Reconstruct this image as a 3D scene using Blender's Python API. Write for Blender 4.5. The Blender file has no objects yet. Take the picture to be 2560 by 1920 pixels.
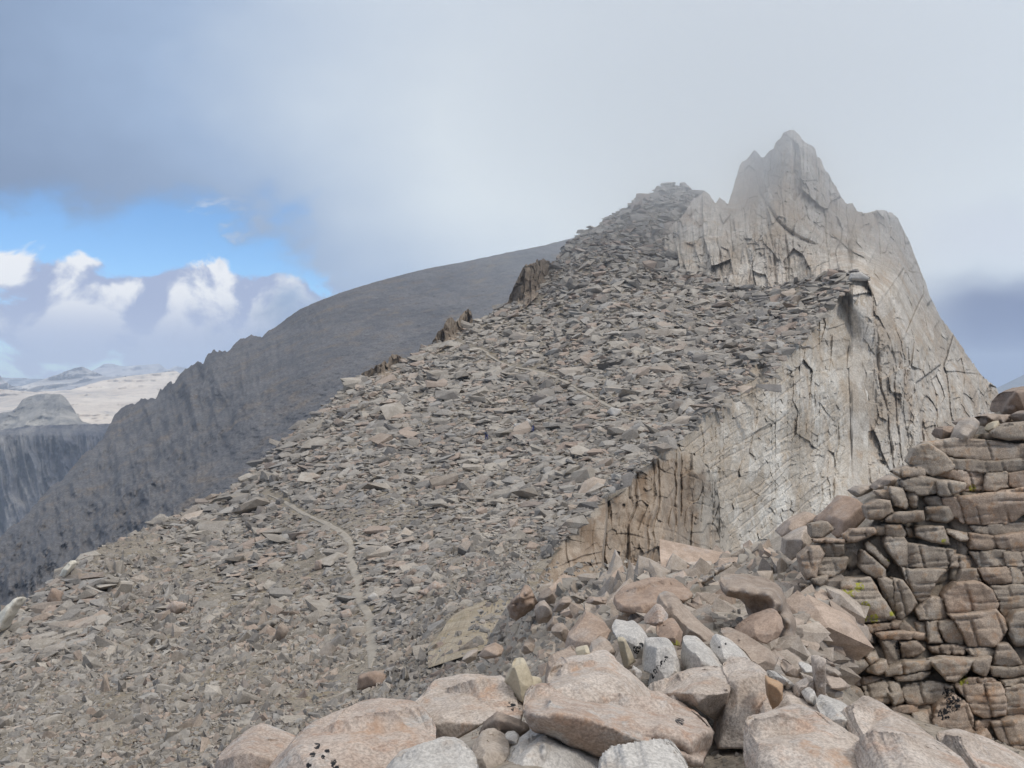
import bpy, math, random
import numpy as np
from mathutils import Vector, Matrix
from mathutils.geometry import delaunay_2d_cdt

rng = np.random.default_rng(7)
random.seed(7)
scene = bpy.context.scene
col = scene.collection
R = math.radians

# ------------------------------------------------------------------ camera
F, CX, HZ = 1000.0, 512.0, 370.0          # focal length and horizon in units of a 1024 px wide picture
cam_d = bpy.data.cameras.new('camera')
cam_d.sensor_width = 36.0
cam_d.lens = 36.0 * F / 1024.0
cam_d.shift_y = -(384.0 - HZ) / 1024.0
cam_d.clip_start = 0.05
cam_d.clip_end = 90000.0
cam = bpy.data.objects.new('camera', cam_d)
col.objects.link(cam)
cam.location = (0, 0, 0)
cam.rotation_euler = (R(90), 0, 0)
scene.camera = cam

# ------------------------------------------------------------------ light
SUN_EL, SUN_AZ = 50.0, 126.0              # azimuth clockwise from the viewing direction: high on the right, a little behind us
sun_d = bpy.data.lights.new('sun', 'SUN')
sun_d.energy = 1.5
sun_d.angle = R(11)
sun_d.color = (1.0, 0.95, 0.88)
sun = bpy.data.objects.new('sun', sun_d)
col.objects.link(sun)
sdir = Vector((math.sin(R(SUN_AZ)) * math.cos(R(SUN_EL)), math.cos(R(SUN_AZ)) * math.cos(R(SUN_EL)), math.sin(R(SUN_EL))))
sun.rotation_euler = sdir.to_track_quat('Z', 'Y').to_euler()

scene.view_settings.view_transform = 'Standard'
scene.view_settings.look = 'None'
scene.view_settings.gamma = 1.0
scene.view_settings.use_curve_mapping = False
scene.view_settings.exposure = 0.0
scene.render.engine = 'CYCLES'
scene.cycles.use_denoising = True
scene.cycles.max_bounces = 6
scene.cycles.diffuse_bounces = 3
scene.cycles.volume_bounces = 4


class NT:
    """small helper for node trees"""
    def __init__(self, tree):
        self.t = tree

    def node(self, typ, **kw):
        n = self.t.nodes.new(typ)
        for k, v in kw.items():
            setattr(n, k, v)
        return n

    def put(self, sock, v):
        if v is None:
            return
        if hasattr(v, 'is_output'):
            self.t.links.new(v, sock)
        else:
            sock.default_value = v

    def m(self, op, a, b=None, c=None, clamp=False):
        n = self.node('ShaderNodeMath', operation=op, use_clamp=clamp)
        for s, v in zip(n.inputs, (a, b, c)):
            self.put(s, v)
        return n.outputs[0]

    def ss(self, v, lo, hi, a=0.0, b=1.0):
        n = self.node('ShaderNodeMapRange', interpolation_type='SMOOTHSTEP')
        for s, x in zip(n.inputs, (v, lo, hi, a, b)):
            self.put(s, x)
        return n.outputs[0]

    def lin(self, v, lo, hi, a=0.0, b=1.0):
        n = self.node('ShaderNodeMapRange')
        n.clamp = True
        for s, x in zip(n.inputs, (v, lo, hi, a, b)):
            self.put(s, x)
        return n.outputs[0]

    def mix(self, f, a, b, blend='MIX'):
        n = self.node('ShaderNodeMix', data_type='RGBA', blend_type=blend)
        n.clamp_factor = True
        self.put(n.inputs[0], f)
        for s, v in ((n.inputs[6], a), (n.inputs[7], b)):
            if isinstance(v, (tuple, list)) and len(v) == 3:
                v = (*v, 1.0)
            self.put(s, v)
        return n.outputs[2]

    def noise(self, vec, scale, detail=4.0, rough=0.55, dist=0.0):
        n = self.node('ShaderNodeTexNoise')
        self.put(n.inputs['Vector'], vec)
        n.inputs['Scale'].default_value = scale
        n.inputs['Detail'].default_value = detail
        n.inputs['Roughness'].default_value = rough
        n.inputs['Distortion'].default_value = dist
        return n.outputs[0]

    def scale(self, vec, s, off=(0, 0, 0), rot=(0, 0, 0)):
        n = self.node('ShaderNodeMapping')
        self.put(n.inputs['Vector'], vec)
        n.inputs['Scale'].default_value = s
        n.inputs['Location'].default_value = off
        n.inputs['Rotation'].default_value = rot
        return n.outputs[0]


def el_of(py):
    return math.atan((HZ - py) / F)


def az_of(px):
    return math.atan((px - CX) / F)


# ------------------------------------------------------------------ world: blue sky, broken cumulus and a grey cloud deck
world = bpy.data.worlds.new('World')
scene.world = world
world.use_nodes = True
wt = world.node_tree
wt.nodes.clear()
W = NT(wt)
tc = W.node('ShaderNodeTexCoord').outputs['Generated']
sep = W.node('ShaderNodeSeparateXYZ')
wt.links.new(tc, sep.inputs[0])
dx, dy, dz = sep.outputs
az = W.m('ARCTAN2', dx, dy)
el = W.m('ARCSINE', dz)
sky = W.node('ShaderNodeTexSky', sky_type='NISHITA')
sky.sun_disc = False
sky.sun_elevation = R(SUN_EL)
sky.sun_rotation = R(SUN_AZ)
sky.altitude = 4000.0
sky.air_density = 1.0
sky.dust_density = 0.2
sky.ozone_density = 2.0
blue = W.mix(1.0, sky.outputs[0], (1.0, 1.28, 1.42), 'MULTIPLY')
n_big = W.noise(W.scale(tc, (1, 1, 2.2)), 1.7, 3.0, 0.5)
n_mid = W.noise(W.scale(tc, (1, 1, 1.6)), 7.0, 5.0, 0.55)
n_puf = W.noise(W.scale(tc, (1, 1, 1.35)), 13.0, 8.0, 0.55, 0.4)
n_pu2 = W.noise(W.scale(tc, (1, 1, 1.35), (0.012, 0.01, -0.03)), 13.0, 8.0, 0.55, 0.4)
# the broad glow where the sun stands behind the thinnest cloud, and the thicker cloud to the left
gx = W.m('DIVIDE', W.m('SUBTRACT', az, az_of(720)), 0.36)
gy = W.m('DIVIDE', W.m('SUBTRACT', el, el_of(165)), 0.17)
glow = W.m('POWER', 2.718, W.m('MULTIPLY', -0.6, W.m('ADD', W.m('MULTIPLY', gx, gx), W.m('MULTIPLY', gy, gy))))
bri = W.m('ADD', W.m('MULTIPLY', glow, 0.70), 0.0)
bri = W.m('ADD', bri, W.m('MULTIPLY', W.m('SUBTRACT', n_big, 0.5), 0.55))
bri = W.m('ADD', bri, W.m('MULTIPLY', W.m('SUBTRACT', n_mid, 0.5), 0.30))
bri = W.m('ADD', bri, W.ss(az, az_of(90), az_of(620), 0.0, 0.36))
bri = W.m('ADD', bri, W.ss(el, el_of(250), el_of(60), 0.0, 0.13))
ramp = W.node('ShaderNodeValToRGB')
cr = ramp.color_ramp
cr.elements[0].position = 0.0
cr.elements[0].color = (0.185, 0.255, 0.40, 1)
cr.elements[1].position = 0.95
cr.elements[1].color = (0.87, 0.945, 0.99, 1)
e = cr.elements.new(0.40)
e.color = (0.36, 0.475, 0.665, 1)
W.put(ramp.inputs[0], bri)
deck = ramp.outputs[0]
# an overcast sky is brightest overhead
zen = W.ss(el, 0.42, 1.25, 0.0, 1.0)
deck = W.mix(zen, deck, (1.44, 1.44, 1.44))
# dark rain haze low on the right with a pale bank above it
e_n = W.m('ADD', el, W.m('MULTIPLY', W.m('SUBTRACT', n_mid, 0.5), 0.09))
right = W.ss(az, az_of(860), az_of(985))
bank = W.m('MULTIPLY', right, W.m('MULTIPLY', W.ss(e_n, el_of(285), el_of(250)), W.ss(e_n, el_of(195), el_of(240))))
deck = W.mix(W.m('MULTIPLY', bank, 0.85), deck, (0.76, 0.82, 0.92))
storm = W.m('MULTIPLY', right, W.ss(e_n, el_of(268), el_of(318)))
deck = W.mix(storm, deck, (0.165, 0.225, 0.40))
# cumulus below the deck on the left
band = W.m('MULTIPLY', W.ss(el, el_of(250), el_of(292)), W.ss(el, el_of(385), el_of(345), 0.35, 1.0))
cum = W.ss(W.m('ADD', n_puf, W.m('MULTIPLY', band, 0.30)), 0.60, 0.70)
shade = W.m('MULTIPLY', W.ss(W.m('SUBTRACT', n_puf, n_pu2), -0.10, 0.06), W.ss(el, el_of(350), el_of(290), 0.25, 1.0))
cumc = W.mix(shade, (0.40, 0.475, 0.68), (0.94, 0.96, 0.99))
cumc = W.mix(W.ss(el, el_of(300), el_of(370), 0.0, 0.75), cumc, (0.44, 0.54, 0.76))
blue10 = W.mix(1.0, blue, (0.10, 0.10, 0.10), 'MULTIPLY')
low = W.mix(cum, blue10, cumc)
e_h = W.m('ADD', el, W.m('MULTIPLY', W.m('SUBTRACT', n_mid, 0.5), 0.16))
hole = W.m('MULTIPLY', W.ss(W.m('ADD', az, W.m('MULTIPLY', W.m('SUBTRACT', n_puf, 0.5), 0.35)), az_of(330), az_of(235)),
           W.ss(e_h, el_of(196), el_of(240)))
skyc = W.mix(hole, deck, low)
bg = W.node('ShaderNodeBackground')
W.put(bg.inputs[0], W.mix(1.0, skyc, (10, 10, 10), 'MULTIPLY'))
bg.inputs[1].default_value = 0.1
wo = W.node('ShaderNodeOutputWorld')
wt.links.new(bg.outputs[0], wo.inputs[0])


# ------------------------------------------------------------------ numpy noise
def _hash(ix, iy, iz, seed):
    h = (ix.astype(np.int64) * 374761393 + iy.astype(np.int64) * 668265263 + iz.astype(np.int64) * 2147483647 + seed * 974711) & 0xFFFFFFFF
    h = ((h ^ (h >> 13)) * 1274126177) & 0xFFFFFFFF
    h = ((h ^ (h >> 16)) * 2246822519) & 0xFFFFFFFF
    return ((h ^ (h >> 15)) & 0xFFFFFF) / float(0xFFFFFF)


def vnoise(x, y, z, seed=0):
    x, y, z = np.broadcast_arrays(np.asarray(x, float), np.asarray(y, float), np.asarray(z, float))
    ix, iy, iz = np.floor(x), np.floor(y), np.floor(z)
    fx, fy, fz = x - ix, y - iy, z - iz
    fx, fy, fz = (t * t * t * (t * (t * 6 - 15) + 10) for t in (fx, fy, fz))
    out = 0
    for a in (0, 1):
        wx = fx if a else 1 - fx
        for b in (0, 1):
            wy = fy if b else 1 - fy
            for c in (0, 1):
                wz = fz if c else 1 - fz
                out = out + wx * wy * wz * _hash(ix + a, iy + b, iz + c, seed)
    return out * 2 - 1


def fbm(x, y, z=0.0, oct=4, seed=0, gain=0.5):
    s, a, f, t = 0, 1.0, 1.0, 0
    for o in range(oct):
        s = s + a * vnoise(np.asarray(x) * f, np.asarray(y) * f, np.asarray(z) * f, seed + o * 17)
        t += a
        a *= gain
        f *= 2.03
    return s / t


def ridged(x, y, z=0.0, oct=4, seed=0):
    s, a, f, t = 0, 1.0, 1.0, 0
    for o in range(oct):
        s = s + a * (1 - np.abs(vnoise(np.asarray(x) * f, np.asarray(y) * f, np.asarray(z) * f, seed + o * 13)) * 2)
        t += a
        a *= 0.5
        f *= 2.1
    return s / t


def vor(u, v, seed=0):
    iu, iv = np.floor(u), np.floor(v)
    f1 = np.full(u.shape, 9.0)
    f2 = np.full(u.shape, 9.0)
    rid = np.zeros(u.shape)
    gu = np.zeros(u.shape)
    gv = np.zeros(u.shape)
    zero = np.zeros_like(iu)
    for a in (-1, 0, 1):
        for b in (-1, 0, 1):
            cu, cv = iu + a, iv + b
            du = cu + 0.1 + 0.8 * _hash(cu, cv, zero, seed) - u
            dv = cv + 0.1 + 0.8 * _hash(cu, cv, zero + 1, seed) - v
            d = np.sqrt(du * du + dv * dv)
            near = d < f1
            f2 = np.where(near, f1, np.minimum(f2, d))
            rid = np.where(near, _hash(cu, cv, zero + 2, seed), rid)
            gu = np.where(near, du, gu)
            gv = np.where(near, dv, gv)
            f1 = np.where(near, d, f1)
    return f1, f2, rid, gu, gv


def blocks(u, v, seed, amp, crack, width=0.10, tilt=0.5):
    """jointed rock: cells that stand proud or back, each tilted its own way, with recessed joints. Positive is recessed."""
    f1, f2, rid, gu, gv = vor(u, v, seed)
    r2 = (rid * 7919.0) % 1.0
    r3 = (rid * 104729.0) % 1.0
    e_ = np.clip((f2 - f1) / width, 0, 1)
    return amp * ((rid - 0.5) * 2 + tilt * (gu * (r2 - .5) * 2 + gv * (r3 - .5) * 2)) + crack * (1 - e_) ** 2


def joints(u, v, spacing, seed, depth, width, amp=0.0, warp=.9, run=4.0):
    """a set of roughly parallel joints across u: thin open cracks that come and go along v, with the slab between two joints proud or set back"""
    uu = u / spacing + warp * fbm(u / (5 * spacing), v / (7 * spacing), 0, 3, seed) + .10 * fbm(u / spacing, v / spacing, 0, 3, seed + 9)
    i = np.floor(uu)
    f = uu - i
    z0 = np.zeros_like(i)
    best = np.full(u.shape, 9.0)
    gate = np.zeros(u.shape)
    for k in (-1, 0, 1):
        h = .15 + .7 * _hash(i + k, z0, z0, seed)
        d = np.abs(f - k - h) * spacing
        g = smooth(vnoise(v / (run * spacing) + 37.0 * _hash(i + k, z0 + 1, z0, seed), (i + k) * 3.31, 0.5, seed + 2), -.25, .35)
        w = d < best
        best = np.where(w, d, best)
        gate = np.where(w, g, gate)
    cell = i + (f > .15 + .7 * _hash(i, z0, z0, seed))
    seg = np.floor(v / (run * 1.7 * spacing) + 5.0 * _hash(cell, z0, z0 + 1, seed) + .4 * fbm(u / spacing, v / spacing, 3, 2, seed))
    off = _hash(cell, seg, z0 + 4, seed) - .5
    return depth * np.exp(-(best / width) ** 2) * gate + amp * off * 2


def smooth(x, a, b):
    t = np.clip((np.asarray(x, float) - a) / (b - a), 0, 1)
    return t * t * (3 - 2 * t)


# ------------------------------------------------------------------ geometry helpers
def P(px, py, Y):
    """the place that lies Y metres in front of us, in the direction of a point of the view"""
    px, py, Y = np.broadcast_arrays(np.asarray(px, float), np.asarray(py, float), np.asarray(Y, float))
    return np.stack([(px - CX) / F * Y, Y, (HZ - py) / F * Y], -1)


def rbf(ctrl):
    """thin-plate interpolation of ln(distance) through surveyed points"""
    c = np.array(ctrl, float)
    p = c[:, :2] / 100.0
    val = np.log(c[:, 2])
    n = len(p)

    def k(d):
        return np.where(d > 1e-9, d * d * np.log(d + 1e-12), 0.0)
    A = np.zeros((n + 3, n + 3))
    A[:n, :n] = k(np.linalg.norm(p[:, None] - p[None], axis=-1)) + np.eye(n) * 0.02
    A[:n, n] = 1
    A[:n, n + 1:] = p
    A[n:, :n] = A[:n, n:].T
    w = np.linalg.solve(A, np.concatenate([val, np.zeros(3)]))

    def f(px, py):
        px, py = np.broadcast_arrays(np.asarray(px, float), np.asarray(py, float))
        q = np.stack([px.ravel(), py.ravel()], -1) / 100.0
        out = np.zeros(len(q))
        for i in range(0, len(q), 20000):
            qq = q[i:i + 20000]
            d = np.linalg.norm(qq[:, None] - p[None], axis=-1)
            out[i:i + 20000] = k(d) @ w[:n] + w[n] + qq @ w[n + 1:]
        return np.exp(out).reshape(px.shape)
    return f


def poly(pts):
    a = np.array(pts, float)
    return lambda x: np.interp(x, a[:, 0], a[:, 1])


def mesh_from(name, verts, faces, mat=None, smooth_=True, attrs=None):
    verts = np.ascontiguousarray(verts, dtype=np.float32)
    faces = np.ascontiguousarray(faces, dtype=np.int32)
    k = faces.shape[1]
    me = bpy.data.meshes.new(name)
    me.vertices.add(len(verts))
    me.vertices.foreach_set('co', verts.ravel())
    me.loops.add(faces.size)
    me.loops.foreach_set('vertex_index', faces.ravel())
    me.polygons.add(len(faces))
    me.polygons.foreach_set('loop_start', np.arange(0, faces.size, k, dtype=np.int32))
    me.polygons.foreach_set('loop_total', np.full(len(faces), k, dtype=np.int32))
    me.polygons.foreach_set('use_smooth', np.full(len(faces), smooth_, dtype=bool))
    me.update(calc_edges=True)
    for an, av in (attrs or {}).items():
        at = me.attributes.new(an, 'FLOAT', 'POINT')
        at.data.foreach_set('value', np.ascontiguousarray(av, dtype=np.float32).ravel())
    if mat:
        me.materials.append(mat)
    return me


def link(name, data, parent=None, loc=None, **props):
    o = bpy.data.objects.new(name, data)
    col.objects.link(o)
    if loc is not None:
        o.location = loc
    if parent is not None:
        o.parent = parent
    for k_, v_ in props.items():
        if v_ is not None:
            o[k_] = v_
    return o


def grid_faces(nr, nc):
    i = np.arange(nr - 1)[:, None] * nc + np.arange(nc - 1)[None]
    i = i.ravel()
    return np.stack([i, i + nc, i + nc + 1, i + 1], -1)


def loft(name, px0, px1, top, bot, Yf, mat, cols, rows, disp=None, back=((1.02, 5), (1.10, 70)), bias=1.0, zdisp=None, attrs=None, **props):
    """a terrain surface seen between an upper and a lower line, with its far side falling away behind the upper line"""
    x = np.linspace(px0, px1, cols)
    t = np.linspace(0, 1, rows) ** bias
    PX = np.broadcast_to(x[None], (rows, cols))
    PY = top(x)[None] + (bot(x) - top(x))[None] * t[:, None]
    Y = Yf(PX, PY)
    if disp is not None:
        Y = Y + disp(PX, PY, Y)
    rowsP = [P(PX, PY, Y)]
    a0 = {k_: [fn(PX, PY, Y)] for k_, fn in (attrs or {}).items()}
    for f_, d_ in back:
        rowsP.insert(0, P(x, top(x) + d_, Y[0] * f_)[None])
        for k_ in a0:
            a0[k_].insert(0, a0[k_][-1][:1])
    V = np.concatenate(rowsP, 0)
    nr = V.shape[0]
    me = mesh_from(name, V.reshape(-1, 3), grid_faces(nr, cols), mat,
                   attrs={k_: np.concatenate(v_, 0).ravel() for k_, v_ in a0.items()})
    return link(name, me, **props)


def subdivide(V, T):
    e = np.sort(np.concatenate([T[:, [0, 1]], T[:, [1, 2]], T[:, [2, 0]]]), axis=1)
    ue, inv = np.unique(e, axis=0, return_inverse=True)
    inv = inv.ravel()
    mid = (V[ue[:, 0]] + V[ue[:, 1]]) * 0.5
    n, m = len(V), len(T)
    a, b, c = inv[:m] + n, inv[m:2 * m] + n, inv[2 * m:] + n
    T2 = np.concatenate([np.stack([T[:, 0], a, c], -1), np.stack([a, T[:, 1], b], -1), np.stack([c, b, T[:, 2]], -1), np.stack([a, b, c], -1)])
    return np.concatenate([V, mid]), T2


def laplace(V, T, it, lam=0.5):
    e = np.concatenate([T[:, [0, 1]], T[:, [1, 2]], T[:, [2, 0]]])
    e = np.concatenate([e, e[:, ::-1]])
    cnt = np.bincount(e[:, 0], minlength=len(V))[:, None]
    for _ in range(it):
        s = np.zeros_like(V)
        for k_ in range(3):
            s[:, k_] = np.bincount(e[:, 0], V[e[:, 1], k_], minlength=len(V))
        V = V + lam * (s / np.maximum(cnt, 1) - V)
    return V


def normals(V, T):
    n = np.cross(V[T[:, 1]] - V[T[:, 0]], V[T[:, 2]] - V[T[:, 0]])
    out = np.zeros_like(V)
    for c in range(3):
        for k_ in range(3):
            out[:, k_] += np.bincount(T[:, c], n[:, k_], minlength=len(V))
    return out / np.maximum(np.linalg.norm(out, axis=1, keepdims=True), 1e-12)


def in_poly(px, py, pg):
    pg = np.array(pg)
    c = np.zeros(px.shape, bool)
    j = len(pg) - 1
    for i in range(len(pg)):
        yi, yj, xi, xj = pg[i, 1], pg[j, 1], pg[i, 0], pg[j, 0]
        hit = ((yi > py) != (yj > py)) & (px < (xj - xi) * (py - yi) / (yj - yi + 1e-9) + xi)
        c ^= hit
        j = i
    return c


# crops of the view in which outlines were measured: scale, offset
CROP = {'W1': (.10488, 792, 376), 'W2': (.10488, 792, 520), 'W3': (.11573, 768, 640), 'F1': (.11573, 464, 640), 'F0': (.11573, 208, 640),
        'B1': (.10488, 600, 560), 'B2': (.10488, 432, 540), 'C1': (.11573, 520, 400), 'P1': (.14467, 640, 120), 'L1': (.0868, 0, 344),
        'R5': (.1555, 0, 400), 'E5': (.1085, 360, 240), 'T6': (.12054, 248, 480), 'N': (1, 0, 0)}


def conv(tag, pts):
    s, ox, oy = CROP[tag]
    return [(ox + s * p[0], oy + s * p[1]) + tuple(p[2:]) for p in pts]


def rock_mesh(name, tag, outline, inner, Y0, T, mat, rough=0.012, N=26, seed=0, inset=.6, edge=None, facet=0.05, spots=None, nfreq=1.0, flat=False, rim=.035, wob=.012, **_):
    """a solid rock: measured outline, a modelled front (control depths, worn edges, facets) and a back of its own"""
    r_ = np.random.default_rng(seed + 11)
    out = conv(tag, outline)
    o2 = np.array([p[:2] for p in out])
    spx = (o2.max(0) - o2.min(0)).max()
    size = spx / F * Y0
    ody = np.array([p[2] * T if len(p) > 2 else T * .45 for p in out])
    cen = o2.mean(0)
    h = max(spx / N, .7)
    dense, ddy = [], []
    for a, b, da, db in zip(o2, np.roll(o2, -1, 0), ody, np.roll(ody, -1)):
        L = np.hypot(*(b - a))
        k_ = max(1, int(L / h + .5))
        nn = np.array([b[1] - a[1], a[0] - b[0]]) / max(L, 1e-6)
        for q in range(k_):
            f_ = q / k_
            p = a + (b - a) * f_
            w = wob * spx * float(fbm(p[0] * 6 / spx, p[1] * 6 / spx, seed * 1.3, 4, seed, .6)) * (1 if q else .5)
            dense.append(p + nn * w)
            ddy.append(da + (db - da) * f_)
    dense, ddy = np.array(dense), np.array(ddy)
    x0, y0 = dense.min(0)
    x1, y1 = dense.max(0)
    gx_, gy_ = np.meshgrid(np.arange(x0, x1, h), np.arange(y0, y1, h * .87))
    gx_ = gx_ + (np.arange(gx_.shape[0]) % 2)[:, None] * h * .5
    g = np.stack([gx_.ravel(), gy_.ravel()], -1) + r_.uniform(-.22, .22, (gx_.size, 2)) * h
    g = g[in_poly(g[:, 0], g[:, 1], dense)]
    if len(g):
        dm = np.linalg.norm(g[:, None] - dense[None], axis=-1).min(1)
        g = g[dm > h * .55]
    no = len(dense)
    pts = np.concatenate([dense, g])
    vs, _, fs, ov, _, _ = delaunay_2d_cdt([Vector(p) for p in pts], [(q, (q + 1) % no) for q in range(no)], [], 1, 1e-5)
    v2 = np.array([(v[0], v[1]) for v in vs])
    tri = np.array([(f[0], f[k_], f[k_ + 1]) for f in fs for k_ in range(1, len(f) - 1)])
    a = v2[tri]
    area = (a[:, 1, 0] - a[:, 0, 0]) * (a[:, 2, 1] - a[:, 0, 1]) - (a[:, 2, 0] - a[:, 0, 0]) * (a[:, 1, 1] - a[:, 0, 1])
    tri[area < 0] = tri[area < 0][:, ::-1]
    # boundary of the triangulated sheet
    e = np.sort(np.concatenate([tri[:, [0, 1]], tri[:, [1, 2]], tri[:, [2, 0]]]), axis=1)
    ue, cnt = np.unique(e, axis=0, return_counts=True)
    isout = np.zeros(len(v2), bool)
    isout[ue[cnt == 1].ravel()] = True
    D = np.linalg.norm(v2[:, None] - dense[None], axis=-1)
    near_i = D.argmin(1)
    d = D.min(1)
    d[isout] = 0
    rp = max(rim * spx, .9)
    prof = 1 - np.sqrt(np.clip(1 - (1 - np.minimum(d / rp, 1)) ** 2, 0, 1))
    def planes(rb, pts_, K, jit, lim, given=None):
        """break a swelling surface into flat facets that meet in edges"""
        ins = np.where(~isout)[0]
        an = v2[r_.choice(ins, min(K, len(ins)), replace=False)]
        if given is not None:
            an = np.concatenate([given, an[:4]])
        e1 = .03 * spx
        v0 = rb(an)
        gx = (rb(an + [e1, 0]) - rb(an - [e1, 0])) / (2 * e1) + r_.normal(size=len(an)) * jit * T / spx
        gy = (rb(an + [0, e1]) - rb(an - [0, e1])) / (2 * e1) + r_.normal(size=len(an)) * jit * T / spx
        wv = .018 * spx * np.stack([fbm(pts_[:, 0] * 7 / spx, pts_[:, 1] * 7 / spx, 1.5, 3, seed + 3), fbm(pts_[:, 0] * 7 / spx, pts_[:, 1] * 7 / spx, 7.5, 3, seed + 4)], -1)
        pw = pts_ + wv
        pl = v0[None] + (pw[:, None, 0] - an[None, :, 0]) * gx[None] + (pw[:, None, 1] - an[None, :, 1]) * gy[None]
        m_ = pl.max(1)
        b0 = rb(pts_)
        return np.clip(m_, b0 - lim, b0 + lim)
    if flat:
        ed = T * .35 if edge is None else edge
        tl = r_.normal(size=2) * .10 * T / max(spx, 1)
        f0 = lambda p: (p - cen) @ tl + .10 * T * (((p - cen) / spx) ** 2).sum(-1) * 4
        fr = prof * ed + planes(f0, v2, 5, .40, .25 * T)
        if spx > 26:                                              # foliation: thin open partings along the block, and a cross joint here and there
            fr = fr + joints(v2[:, 1] + .06 * v2[:, 0], v2[:, 0], 9.0, seed, .035, 1.0, .006, warp=.5, run=3.0) + joints(v2[:, 0] - .3 * v2[:, 1], v2[:, 1], 24.0, seed + 3, .06, 1.0, .01, warp=.5, run=1.2)
    else:
        if inner is None:
            inn = [(*(cen + (q - cen) * inset), facet * 3 * T * r_.uniform(-1, 1)) for q in o2]
            inn.append((*cen, -.05 * T))
        else:
            inn = [(p[0], p[1], p[2] * T) for p in conv(tag, inner)]
        c = np.concatenate([np.c_[o2, ody], np.array(inn)])
        n = len(c)
        A = np.zeros((n + 3, n + 3))
        pc = c[:, :2] / spx
        A[:n, :n] = -np.linalg.norm(pc[:, None] - pc[None], axis=-1) - np.eye(n) * .01
        A[:n, n] = 1
        A[:n, n + 1:] = pc
        A[n:, :n] = A[:n, n:].T
        w = np.linalg.solve(A, np.concatenate([c[:, 2], np.zeros(3)]))

        def rb(p):
            q = p / spx
            return -np.linalg.norm(q[:, None] - pc[None], axis=-1) @ w[:n] + w[n] + q @ w[n + 1:]
        fr = .06 * rb(v2) + .94 * planes(rb, v2, int(6 + N * .14), .30 if inner is None else .16, .32 * T, None if inner is None else np.array([p[:2] for p in inn]))
        fr = fr + prof * .05 * T
    Vf = P(v2[:, 0], v2[:, 1], Y0 + fr)
    rim_front = fr[isout]
    oi = np.where(isout)[0]
    nearest_out = oi[np.linalg.norm(v2[:, None] - v2[oi][None], axis=-1).argmin(1)]
    bprof = np.sqrt(np.clip(1 - (1 - np.minimum(d / max(.22 * spx, 1.0), 1)) ** 2, 0, 1))
    bi = np.where(~isout)[0]
    remap = np.arange(len(v2))
    remap[bi] = len(v2) + np.arange(len(bi))
    yb = np.maximum(Y0 + fr[nearest_out] + T * .75 * bprof, Y0 + fr + .08 * T)[bi]
    yn = Y0 + fr[nearest_out][bi]
    sc_ = yn / yb
    Vb = P(CX + (v2[bi, 0] - CX) * sc_, HZ + (v2[bi, 1] - HZ) * sc_, yb)
    V = np.concatenate([Vf, Vb])
    Tn = np.concatenate([tri, remap[tri][:, ::-1]])
    Nn = normals(V, Tn)
    c3 = V.mean(0)
    if (Nn * (V - c3)).sum(1).mean() < 0:
        Tn = Tn[:, ::-1]
        Nn = -Nn
    s = nfreq * 3.5 / size
    dd = rough * size * (fbm(V[:, 0] * s, V[:, 1] * s, V[:, 2] * s, 5, seed, .55) + .45 * ridged(V[:, 0] * s * .6, V[:, 1] * s * .6, V[:, 2] * s * .6, 3, seed + 5))
    V = V + Nn * dd[:, None]
    attrs = {}
    vx = CX + V[:, 0] / V[:, 1] * F
    vy = HZ - V[:, 2] / V[:, 1] * F
    for kind in ('lichen', 'moss', 'rust'):
        a_ = np.zeros(len(V))
        for (kd, t2, x_, y_, r0) in (spots or []):
            if kd == kind:
                q = conv(t2, [(x_, y_)])[0]
                a_ = np.maximum(a_, np.clip(1.5 - np.hypot(vx - q[0], vy - q[1]) / (r0 * CROP[t2][0]), 0, 1))
        attrs[kind] = a_
    base = np.array([c3[0], c3[1], V[:, 2].min()])
    return mesh_from(name, V - base, Tn, mat, True, attrs), base


def rock(name, tag, outline, inner, Y0, T, mat, label=None, cat='boulder', group=None, parent=None, **kw):
    me, base = rock_mesh(name, tag, outline, inner, Y0, T, mat, **kw)
    return link(name, me, parent, base if parent is None else Vector(base) - parent.location, label=label,
                category=cat if label and parent is None else None, group=group)


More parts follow.
